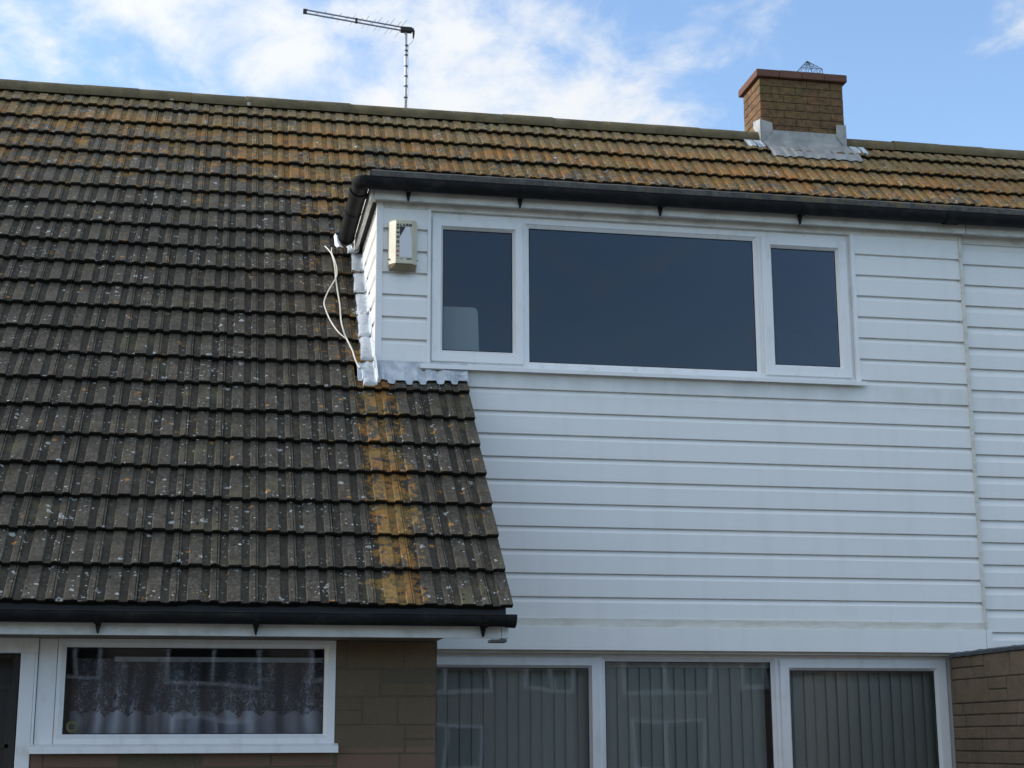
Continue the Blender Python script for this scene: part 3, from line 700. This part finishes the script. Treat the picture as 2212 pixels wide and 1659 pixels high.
# ---- rooms behind the glass
def room(x0, x1, y0, y1, z0, z1, m=M_ROOM):
    mb = MB(); mb.recalc = False
    P = [(x0, y0, z0), (x1, y0, z0), (x1, y1, z0), (x0, y1, z0), (x0, y0, z1), (x1, y0, z1), (x1, y1, z1), (x0, y1, z1)]
    i = [mb.vert(p) for p in P]
    for q in ((0, 1, 2, 3), (4, 7, 6, 5), (2, 6, 7, 3), (1, 5, 6, 2), (0, 3, 7, 4)): mb.face([i[k] for k in q])
    return mb.build('room', m, house, solid=.02)
M_ROOMD = mat('room_dim', base=(.05, .055, .06), rough=.9)
room(.16, 4.0, .17, 2.6, 2.62, 5.03, M_ROOMD)
room(-.25, 3.95, .2, 4.2, .03, 2.5, M_ROOMD)
room(-1.84, .2, FY+.11, -.1, 1.0, 2.14, M_ROOMD)

# ---- chimney
CX0, CX1, CY0, CY1, CZT = 3.728, 4.522, 2.86, 3.305, 7.47
chim = MB(); chim.r = .5; chim.box(CX0+.006, CX1-.006, CY0+.006, CY1-.006, 6.3, CZT)
ch = chim.build('chimney', M_CHIMMORT, house)
def bricks(org, ud, nd, width, z0, z1, seed):
    rng = random.Random(seed); mb = MB(); org = Vector(org); ud = Vector(ud); nd = Vector(nd); Z = Vector((0, 0, 1)); k = 0; z = z1
    while z > z0:
        u = -(.1125 if k % 2 else 0)
        while u < width-.01:
            a, b_ = max(u, 0), min(u+.225, width)
            if b_-a > .03:
                mb.r = rng.random()*.98+.01; o_ = .0012+rng.uniform(-.001, .001); c = .003; m_ = .003
                P = lambda uu, zz, n: org+ud*uu+Z*zz+nd*n
                ea = 0 if a == 0 else m_; eb = 0 if b_ == width else m_
                mb.loft([[P(a+ea, z-.075+m_, -.01), P(b_-eb, z-.075+m_, -.01), P(b_-eb, z-m_, -.01), P(a+ea, z-m_, -.01)],
                         [P(a+ea, z-.075+m_, o_-c), P(b_-eb, z-.075+m_, o_-c), P(b_-eb, z-m_, o_-c), P(a+ea, z-m_, o_-c)],
                         [P(a+ea+c, z-.075+m_+c, o_), P(b_-eb-c, z-.075+m_+c, o_), P(b_-eb-c, z-m_-c, o_), P(a+ea+c, z-m_-c, o_)]])
                mb.face(list(range(len(mb.v)-4, len(mb.v))))
            u += .225
        z -= .075; k += 1
    return mb
for args in (((CX0, CY0, 0), (1, 0, 0), (0, -1, 0), CX1-CX0), ((CX0, CY1, 0), (0, -1, 0), (-1, 0, 0), CY1-CY0), ((CX1, CY0, 0), (0, 1, 0), (1, 0, 0), CY1-CY0), ((CX1, CY1, 0), (-1, 0, 0), (0, 1, 0), CX1-CX0)):
    bricks(*args, 6.4, CZT, int(args[3]*100)).build('brickwork', M_CHIM, ch)
mb = MB(); rng = random.Random(2); x = CX0-.036
n = 4
for k in range(n):
    w = (CX1-CX0+.072)/n; mb.r = rng.random()*.9+.05
    mb.box(x+.0015, x+w-.0015, CY0-.04+rng.uniform(-.002, .002), CY1+.04, 7.474, 7.544+rng.uniform(-.002, .002)); x += w
mb.build('chimney_cap', M_CAP, ch, bevel=.006)
# wire bird guard
mb = MB(); ap = Vector((4.32, 3.17, 7.815)); b0 = [Vector(p) for p in ((4.215, 3.07, 7.55), (4.425, 3.07, 7.55), (4.425, 3.27, 7.55), (4.215, 3.27, 7.55))]
bt = [Vector((p.x, p.y, 7.70)) for p in b0]
for k in range(4):
    mb.tube([b0[k], bt[k]], .003, 5); mb.tube([bt[k], ap], .003, 5); mb.tube([bt[k], bt[(k+1) % 4]], .003, 5)
    for t in (.25, .5, .75):
        mb.tube([bt[k].lerp(bt[(k+1) % 4], t), ap], .0018, 4); mb.tube([bt[k].lerp(ap, t), bt[(k+1) % 4].lerp(ap, t)], .0018, 4); mb.tube([bt[k].lerp(bt[(k+1) % 4], t), b0[k].lerp(b0[(k+1) % 4], t)], .0018, 4)
mb.build('bird_guard', M_MESHW, ch)
# chimney flashing: front apron, two corner upstands, side steps
yb = CY0-.012; zb = ZR0+T*CY0
mb = MB(); rows = []
for k in range(61):
    x = CX0+.035+(CX1-CX0+.045)*k/60; h = tile_h(x)*1.0
    xt = CX0+.0+(CX1-CX0)*k/60
    rows.append([roof_xyn(x, CY0-.165-.004*math.sin(x*20), .034+h*.8), roof_xyn(x, CY0-.10, .044+h*.5), (xt+(x-xt)*.4, CY0-.03, zb+.035+h*.3), (xt, yb, zb+.075), (xt, yb, zb+.175)])
mb.loft(rows, False); mb.build('apron_flashing', M_OLDLEAD, ch, solid=.003)
mb = MB()
mb.loft([[(CX0-.008, CY0-.02, zb+.05), (CX0+.10, CY0-.022, zb+.17)], [(CX0-.008, CY0-.02, zb+.27), (CX0+.10, CY0-.022, zb+.24)]], False)
mb.loft([[(CX0-.012, CY0-.022, zb+.05), (CX0-.012, CY0+.16, zb+.25)], [(CX0-.012, CY0-.022, zb+.27), (CX0-.012, CY0+.16, zb+.31)]], False)
mb.build('corner_flashing', M_OLDLEAD, ch, solid=.004)
mb = MB(); mb.loft([[(CX1-.09, CY0-.022, zb+.15), (CX1+.008, CY0-.022, zb+.02)], [(CX1-.085, CY0-.022, zb+.265), (CX1+.008, CY0-.022, zb+.265)]], False); mb.build('corner_flashing', M_OLDLEAD, ch, solid=.004)
for x0, x1 in ((CX0-.17, CX0-.10), (CX0-.085, CX0-.015), (CX1+.03, CX1+.095), (CX1+.11, CX1+.17)):
    mb = MB(); rows = []
    for k in range(9):
        x = x0+(x1-x0)*k/8; rows.append([roof_xyn(x+.02, CY0-.055, .040+tile_h(x)*1.1), roof_xyn(x+.015, CY0-.02, .047+tile_h(x)), roof_xyn(x, CY0+.03, .055)])
    mb.loft(rows, False); mb.build('side_flashing', M_LEAD, ch, solid=.003)

# ---- neighbour cladding
boards('cladding', 4.128, 10.4, 2.0, 5.04, neighbour, g0=4.882, step=.15125, cove=.055, y0=.022)
mb = MB(); mb.box(4.128, 10.4, .016, .06, 5.04, 5.12); mb.build('frieze', M_FASCIA, neighbour)
mb = MB(); mb.box(4.13, 10.4, .05, 6.4, 0, 5.1); mb.build('wall', M_PIER, neighbour)
mb = MB(); mb.box(-6.2, -6.1, FY+.1, 6.3, 0, 3.2); mb.box(-6.1, 4.12, 6.3, 6.4, 0, 3.2); mb.box(-6.2, 4.12, FY+.15, 6.3, -.02, .0); mb.build('wall', M_PIER, house)

# ---- projecting block wall on the right with slate coping
gw = thing('block_wall', 'brown stone block boundary wall with dark coping at the lower right', 'wall')
BX = 3.849
block_wall('blockwork', M_BLOCK, M_BLOCKM, gw, (BX, .02, 0), (0, -1, 0), (-1, 0, 0), 2.6, 0, 2.140, .0755, .42, (.12, .34), 21, mort=.007, out=.005)
mb = MB(); mb.r = .5; mb.box(BX+.002, BX+.20, -2.58, -.036, 0, 2.14); mb.build('core', M_BLOCKM, gw)
mb = MB(); rng = random.Random(8)
rows = []
for k in range(41):
    y = -.034-2.56*k/40; j = rng.uniform(-.004, .004); t = max(0, 1-k/16)
    rows.append([(BX-.020+j, y, 2.141-.004*t+j*.5), (BX-.022+j, y, 2.160+j), (BX+.0, y, 2.170+j*.8), (BX+.22, y, 2.168+j), (BX+.22, y, 2.142)])
mb.loft(rows, True, True); mb.build('coping', M_SLATE, gw)

# ---- alarm box
alarm = thing('alarm_box', 'cream security alarm box with black lettering on the white dormer boards', 'alarm box', loc=(.17, 0, 4.64))
AX0, AX1, AZ0, AZ1, AD = .075, .264, 4.640, 4.944, -.085
mb = MB()
def aloop(z, d, g=0, ys=0.0):   # plan outline at height z
    return [(AX0+g, ys, z), (AX0+g, ys-.035, z), (AX0+.042, -d, z), (AX1-.042, -d, z), (AX1-.006-g, ys-.052, z), (AX1-g, ys-.02, z), (AX1-g, ys, z)]
mb.loft([aloop(AZ0, .085), aloop(AZ0+.03, .085), aloop(AZ1-.030, .085), aloop(AZ1-.008, .078, .003), aloop(AZ1, .060, .012)], True, True)
body = mb.build('body', M_ALARM, alarm, bevel=.004)
mb = MB(); lp = aloop(AZ0-.002, .081, .004); lw = [(x+(.17-x)*.04, y*.62, AZ0-.030) for x, y, z in lp]
mb.loft([lw, lp], True, True); mb.build('base', M_ALARMB, alarm)
mb = MB(); mb.loft([[(.128, -.0865, 4.915), (.236, -.0865, 4.915), (.236, -.0865, 4.678), (.130, -.0865, 4.676)], [(.128, -.084, 4.915), (.236, -.084, 4.915), (.236, -.084, 4.678), (.130, -.084, 4.676)]], True, False); i0 = len(mb.v); mb.face([0, 1, 2, 3])
mb.v[0:4] = [(.1405, -.0868, 4.889), (.214, -.0868, 4.889), (.222, -.0868, 4.82), (.223, -.0868, 4.678)]
mb = MB(); pts = [(.1405, 4.889), (.205, 4.889), (.2185, 4.81), (.2195, 4.682), (.1405, 4.682)]
mb.loft([[(x, -.0868, z) for x, z in pts], [(x, -.0845, z) for x, z in pts]], True, True); mb.build('label_panel', M_LABEL, alarm)
mb = MB(); pts = [(.1400, 4.889), (.178, 4.889), (.1415, 4.820)]
mb.loft([[(x, -.0878, z) for x, z in pts], [(x, -.0865, z) for x, z in pts]], True, True); mb.build('emblem', M_INK, alarm)
def text(s, x, z, size, rotz, m, name, bold=.0, y=-.0866, sx=1.0):
    c = bpy.data.curves.new(name, 'FONT'); c.body = s; c.size = size; c.extrude = .0006; c.offset = bold; c.align_x = 'CENTER'; c.align_y = 'CENTER'
    t = bpy.data.objects.new(name, c); COL.objects.link(t)
    dg = bpy.context.evaluated_depsgraph_get(); me = bpy.data.meshes.new_from_object(t.evaluated_get(dg)); bpy.data.objects.remove(t)
    o = bpy.data.objects.new(name, me); COL.objects.link(o); me.materials.clear(); me.materials.append(m)
    me.transform(Matrix.Diagonal((sx, 1, 1, 1)))
    me.transform(Matrix.Rotation(rotz, 4, 'Z')); me.transform(Matrix.Rotation(R(90), 4, 'X')); me.transform(Matrix.Translation((x, y, z)))
    o.parent = alarm; o.matrix_parent_inverse = alarm.matrix_basis.inverted(); return o
for k, chh in enumerate('ALARM'): text(chh, .1275+k*.0205, 4.901, .023, 0, M_INK, 'lettering', .0012, sx=1.05)
for k, chh in enumerate('BRIDGER'):
    text(chh, .1290, 4.692+k*.0315, .024, R(90), M_INKR if k in (0, 1) else M_INK, 'lettering', .0013)
for k, w in enumerate(((.128, .006), (.148, .012), (.186, .034))):
    mb = MB(); mb.box(w[0], w[0]+w[1], -.0866, -.0855, 4.668, 4.675); mb.build('small_print', M_INKG if k < 2 else M_INK, alarm)
for x in (AX0+.004, AX1-.006):
    mb = MB(); mb.tube([(x, -.038, AZ0+.035), (x-.004 if x < .1 else x+.004, -.046, AZ0+.035)], .005, 8); mb.build('screw', M_SEAL, alarm)

# ---- TV aerial on the ridge
aer = thing('tv_aerial', 'long horizontal television aerial on a banded mast above the ridge', 'aerial', loc=(.537, APEX_Y+.12, 7.0))
AYY = APEX_Y+.13
mb = MB(); mb.tube([(.545, AYY, 6.9), (.540, AYY, 7.35), (.535, AYY, 7.765)], .0135, 12); mb.build('mast', M_MAST, aer, smooth=True)
for z in (7.134, 7.241, 7.335, 7.430, 7.535, 7.578, 7.627):
    mb = MB(); mb.tube([(.540, AYY, z-.006), (.540, AYY, z+.006)], .0165, 10); mb.tube([(.540, AYY-.016, z), (.552, AYY-.018, z)], .004, 5); mb.build('band', M_BLACK, aer)
B0 = Vector((.50, AYY-.01, 7.780)); B1 = Vector((-.372, AYY-.205, 7.780))
bd = (B1-B0).normalized(); perp = Vector((bd.y, -bd.x, 0)).normalized()
if perp.y > 0: perp = -perp
for dz in (.016, -.016):
    mb = MB(); mb.tube([B0+Vector((0, 0, dz)), B1+Vector((0, 0, dz))], .0078, 8); mb.build('boom', M_ALU, aer)
Lb = (B1-B0).length; pos = Lb*.985; ln = .036; els = []; t = .02
for k in range(15):
    f = k/14; d = Lb*(1-f**.86)*.965+.012; half = .030+.135*f
    p = B0+bd*d
    for lev, dz in ((0, .013), (1, -.013)):
        sg = 1 if (k+lev) % 2 == 0 else -1
        mb = MB(); a = p+Vector((0, 0, dz)); mb.tube([a, a+perp*sg*half], .0021, 5); mb.build('element', M_ALU, aer)
mb = MB(); c = B1; mb.box(c.x-.012, c.x+.020, c.y-.012, c.y+.014, c.z-.021, c.z+.021); mb.build('end_cap', M_BLACK, aer, bevel=.003)
mb = MB(); c = B0+bd*Lb*.475; mb.box(c.x-.010, c.x+.010, c.y-.010, c.y+.010, c.z-.024, c.z+.024); mb.build('spacer', M_BLACK, aer, bevel=.003)
mb = MB(); mb.box(.486, .590, AYY-.028, AYY+.022, 7.752, 7.800); mb.build('clamp', M_BLACK, aer, bevel=.008)
mb = MB(); mb.tube([(.592, AYY-.005, 7.790), (.603, AYY-.005, 7.770), (.604, AYY-.005, 7.735), (.601, AYY-.005, 7.700)], [.016, .013, .009, .007], 8); mb.build('connector', M_BLACK, aer)
mb = MB(); mb.tube([(.601, AYY-.005, 7.70), (.596, AYY-.006, 7.675), (.580, AYY-.008, 7.650), (.562, AYY-.012, 7.632), (.555, AYY-.016, 7.60), (.556, AYY-.016, 6.95)], .0035, 6); mb.build('lead', M_MAST, aer)

# ---- loose white cables on the tiles left of the dormer
def unroof(px, py, off=.05):
    f = 6283.8; q = fw+r2*((px-2016)/f)-u2*((py-1512)/f)
    k = ZR0+off/CT; t = (k+T*CAMLOC.y-CAMLOC.z)/(q.z-T*q.y); return CAMLOC+q*t
CABA = [(-0.263, 1.128, 5.133), (-0.226, 1.052, 5.064), (-0.21, 0.981, 4.984), (-0.204, 0.876, 4.885), (-0.205, 0.783, 4.783), (-0.201, 0.659, 4.666), (-0.192, 0.539, 4.536), (-0.194, 0.389, 4.392), (-0.181, 0.287, 4.28), (-0.164, 0.205, 4.206), (-0.136, 0.128, 4.119), (-0.127, 0.059, 4.057), (-0.112, 0.007, 3.997), (-0.097, -0.032, 3.966)]
CABB = [(-0.215, 1.108, 5.112), (-0.219, 1.041, 5.052), (-0.199, 0.958, 4.961), (-0.193, 0.865, 4.874), (-0.204, 0.795, 4.795), (-0.263, 0.655, 4.661), (-0.298, 0.554, 4.551), (-0.292, 0.467, 4.472), (-0.263, 0.375, 4.369), (-0.217, 0.263, 4.265), (-0.167, 0.216, 4.209)]
def smooth_path(p, k=4):
    p = [Vector(q) for q in p]; out = []
    for i in range(len(p)-1):
        a, b, c, d = p[max(i-1, 0)], p[i], p[i+1], p[min(i+2, len(p)-1)]
        for j in range(k):
            t = j/k; out.append(.5*((2*b)+(c-a)*t+(2*a-5*b+4*c-d)*t*t+(3*b-a-3*c+d)*t**3))
    out.append(p[-1]); return out
CABA = [(x, y, z-.022) for x, y, z in CABA]; CABB = [(x, y, z-.016) for x, y, z in CABB]
mb = MB(); mb.tube(smooth_path(CABA), .0052, 8); tag(mb.build('cable', M_WIRE, smooth=True), 'nearly straight white cable lying down the tiles beside the dormer cheek', 'cable', 'loose white cables on the tiles')
mb = MB(); mb.tube(smooth_path(CABB), .0045, 8); tag(mb.build('cable', M_WIRE, smooth=True), 'thinner white cable bowing out to the left on the tiles', 'cable', 'loose white cables on the tiles')
wires = thing('cable_bundle', 'thin brown cables looping above the metal flashing under the dormer sill', 'cables', loc=(.17, -.03, 3.92))
for k, off in enumerate((0, .006, .011)):
    mb = MB(); pts = [(.168-.02*k, -.030-.004*k, 3.921+off*.3), (.28, -.034, 3.937+off), (.384, -.036-.003*k, 3.943+off), (.489, -.034, 3.936+off), (.552, -.030, 3.920+off*.6), (.584, -.026, 3.892)]
    mb.tube(smooth_path(pts), .0030 if k else .0036, 6); mb.build('strand', M_BWIRE if k < 2 else M_TRIM, wires, smooth=True)

def rag2(name, pts, ws, parent=None):
    mb = MB(); rows = []; rng = random.Random(4)
    for (x, y, z), w in zip(pts, ws):
        q = Vector((x, y, z)); rows.append([q+Vector((-w/2, 0, rng.uniform(-.008, .004))), q+Vector((-w*.1, -.012, .010)), q+Vector((w/2, 0, rng.uniform(-.004, .008)))])
    mb.loft(rows, False); return mb.build(name, M_SCRAP, parent, solid=.002)
tag(rag2('metal_scrap', [(-.185, 1.150, 5.205), (-.180, 1.125, 5.165), (-.175, 1.095, 5.120), (-.160, 1.068, 5.085)], [.030, .034, .042, .05]), 'bright torn strip of flashing sticking up behind the black gutter end', 'flashing scrap')
tag(rag2('metal_scrap', [(-.073, 1.045, 5.135), (-.073, 1.035, 5.115), (-.072, 1.025, 5.085), (-.073, 1.018, 5.060)], [.018, .024, .020, .008]), 'small pale tongue of metal under the black gutter end next to the cheek', 'flashing scrap')

# ---- things inside the glass
mb = MB(); lp = []
for y in (.30, .325):
    c = []
    for x, z in ((.20, 3.6), (.765, 3.6), (.7305, 4.16), (.722, 4.43)): c.append((x, y, z))
    for k in range(5):
        a = R(0+90*k/4); c.append((.690+.028*math.cos(a), y, 4.446+.027*math.sin(a)))
    c.append((.30, y, 4.470)); lp.append(c)
mb.loft(lp, True, True); tag(mb.build('headboard', mat('grey_green_panel', base=(.50, .56, .50), rough=.6), bevel=.003), 'pale grey green rounded panel standing inside the left light of the dormer window', 'panel')

def blind(x0, x1, y, ztop, label, seed):
    rng = random.Random(seed)
    t = thing('vertical_blind', label, 'blind', 'vertical blinds behind the patio windows', (x0, y, .15))
    mb = MB(); mb.box(x0, x1, y-.02, y+.02, ztop, ztop+.035); mb.build('headrail', M_UPVC, t)
    mb = MB(); mb.recalc = False; x = x0+.03
    while x < x1-.02:
        a = R(13+rng.uniform(-3.5, 3.5)); w = .0470; j = rng.uniform(-.004, .004)
        rows = []
        for z in (ztop, ztop-.9, .16):
            row = []
            for q in (-1, -.5, 0, .5, 1):
                row.append((x+j+q*w*math.cos(a), y+q*w*math.sin(a)-.006*(1-q*q), z))
            rows.append(row)
        mb.loft(rows, False); x += .0765
    mb.build('slats', M_BLIND, t, smooth=True); return t
blind(-.15, 1.47, .235, 2.055, 'vertical blind in shadow behind the left patio pane beside the brown pier', 1)
blind(1.49, 2.67, .235, 2.075, 'vertical blind behind the fixed middle patio pane', 2)
blind(2.69, 3.87, .235, 2.055, 'vertical blind behind the right patio sash beside the block wall', 3)

def m_lace(g, b):
    X = g.xyz(); N, L = g.N, g.L
    x, z = X[0], X[2]
    fold = g.m('ADD', .5, g.m('MULTIPLY', .5, g.m('SINE', g.m('ADD', g.m('MULTIPLY', x, 62.0), g.m('MULTIPLY', g.noise(2.0, 2), 7.0)))))
    nz = g.noise(15, 3, .6, None, 2.2); motif = g.rng(g.m('ABSOLUTE', g.m('SUBTRACT', nz, .5)), .030, .006)
    leaf = g.rng(g.noise(19, 2, .5, g.pos((1.6, 1, 1), (3, 3, 3)), 1.0), .58, .64)
    sc = g.m('ABSOLUTE', g.m('SINE', g.m('MULTIPLY', x, 27.0)))
    edge = g.m('ADD', 1.715, g.m('ADD', g.m('MULTIPLY', sc, .030), g.m('MULTIPLY', g.noise(26, 3), .05)))
    hem = g.rng(g.m('SUBTRACT', z, edge), .006, -.002)
    low = g.rng(z, 2.0, 1.78, .7, 1.0)
    dens = g.m('MAXIMUM', hem, g.m('MAXIMUM', g.m('MULTIPLY', g.m('MULTIPLY', motif, low), .95), g.m('MULTIPLY', g.m('MULTIPLY', leaf, low), .80)))
    dens = g.m('MAXIMUM', dens, .27)
    wide = g.rng(g.m('SINE', g.m('ADD', g.m('MULTIPLY', x, 17.0), g.m('MULTIPLY', g.noise(1.5, 1), 4.0))), -1.0, .4, .5, 1.0)
    dens = g.m('MULTIPLY', g.m('MULTIPLY', dens, g.m('ADD', .45, g.m('MULTIPLY', fold, .55))), wide, clamp=True)
    L.new(dens, b.inputs['Alpha'])
    b.inputs['Base Color'].default_value = (.90, .91, 1.0, 1)
M_LACE = mat('lace_net', m_lace, rough=.9)
cur = thing('net_curtain', 'white lace net curtain with scalloped hem behind the lower left window', 'curtain', loc=(-1.0, -1.12, 1.62))
mb = MB(); mb.recalc = False; rows = []
for k in range(241):
    x = -1.69+1.33*k/240; w = .014*math.sin(x*62+3*math.sin(x*5))+.008*math.sin(x*23)
    rows.append([(x, -1.115+w*1.1, 1.615+.004*math.sin(x*31)), (x, -1.115+w, 1.8), (x, -1.115+w*.6, 2.045)])
mb.loft(rows, False); mb.build('net', M_LACE, cur, smooth=True)
mb = MB(); mb.box(-1.475, -.365, -1.120, -1.110, 2.028, 2.054); mb.build('rail', mat('curtain_rail', base=(.62, .70, .76), rough=.4), cur, bevel=.002)
mb = MB(); mb.ring(-.035, .035, -.035, .035, [(0, 0), (.011, 0)])
def ringdisc(name, cx, cy, cz, r0, r1, m):
    mb = MB(); n = 28; mb.loft([[(cx+r*math.cos(2*math.pi*k/n), y, cz+r*math.sin(2*math.pi*k/n)) for k in range(n)] for r, y in ((r0, cy), (r1, cy), (r1, cy+.002), (r0, cy+.002), (r0, cy))], True)
    return mb.build(name, m)
tag(ringdisc('sticker', -1.668, -1.232, 1.687, .017, .030, mat('olive_sticker', lambda g, b: g.col(b, g.mix(g.noise(60, 3), (.07, .075, .025), (.15, .14, .04))), rough=.6)), 'round yellow green ring sticker in the bottom corner of the lower left window', 'sticker')

# ---- ground
def m_ground(g, b):
    n = g.noise(3, 6, .6); c = g.mix(n, (.055, .055, .05), (.10, .10, .09)); g.col(b, c); g.bump(b, g.noise(60, 4), .4, .01)
mb = MB(); mb.quad((-70, -90, 0), (80, -90, 0), (80, 60, 0), (-70, 60, 0)); gr = mb.build('ground', mat('tarmac', m_ground, rough=.9)); gr['kind'] = 'structure'; gr.location.z = -.03

# ---- the house over the road whose windows show faintly in the lower panes
M_FARW = mat('far_render', lambda g, b: g.col(b, g.mix(g.noise(1.2, 5), (.16, .13, .11), (.22, .18, .15))), rough=.85)
M_FARF = mat('far_frame', base=(.60, .62, .64), rough=.6)
M_FARR = mat('far_roof', lambda g, b: g.col(b, g.mix(g.noise(3, 5), (.07, .055, .045), (.12, .085, .06))), rough=.9)
fh = thing('house', 'brown brick house across the road mirrored faintly in the patio panes', 'house', loc=(9, -32, 0))
mb = MB(); mb.box(-16, 36, -40, -32, 0, 4.9); mb.build('wall', M_FARW, fh)
mb = MB(); mb.loft([[(-16.5, -31.6, 4.8), (36.5, -31.6, 4.8)], [(-16.5, -36, 7.6), (36.5, -36, 7.6)], [(-16.5, -40.4, 4.8), (36.5, -40.4, 4.8)]], False); mb.build('roof', M_FARR, fh, solid=.15)
for k, x in enumerate(range(-14, 34, 6)):
    for (dx, z0, w, h) in ((0, 2.9, 2.4, 1.3), (.2, .8, 2.0, 1.4), (3.4, 3.0, 1.2, 1.1)):
        mb = MB(); mb.ring(x+dx, x+dx+w, z0, z0+h, [(0, 0), (.08, 0), (.08, .05)]) if 0 else None
        f = MB(); yy = -31.94
        for a in ((x+dx, x+dx+w, z0, z0+.09), (x+dx, x+dx+w, z0+h-.09, z0+h)): f.box(a[0], a[1], -32.02, yy, a[2], a[3])
        for xx in (x+dx, x+dx+w/2-.045, x+dx+w-.09): f.box(xx, xx+.09, -32.02, yy+.002, z0+.09, z0+h-.09)
        wo = f.build('window', M_FARF, fh); p = MB(); p.box(x+dx+.09, x+dx+w-.09, -32.01, -31.985, z0+.09, z0+h-.09); p.build('pane', M_GUT, wo)
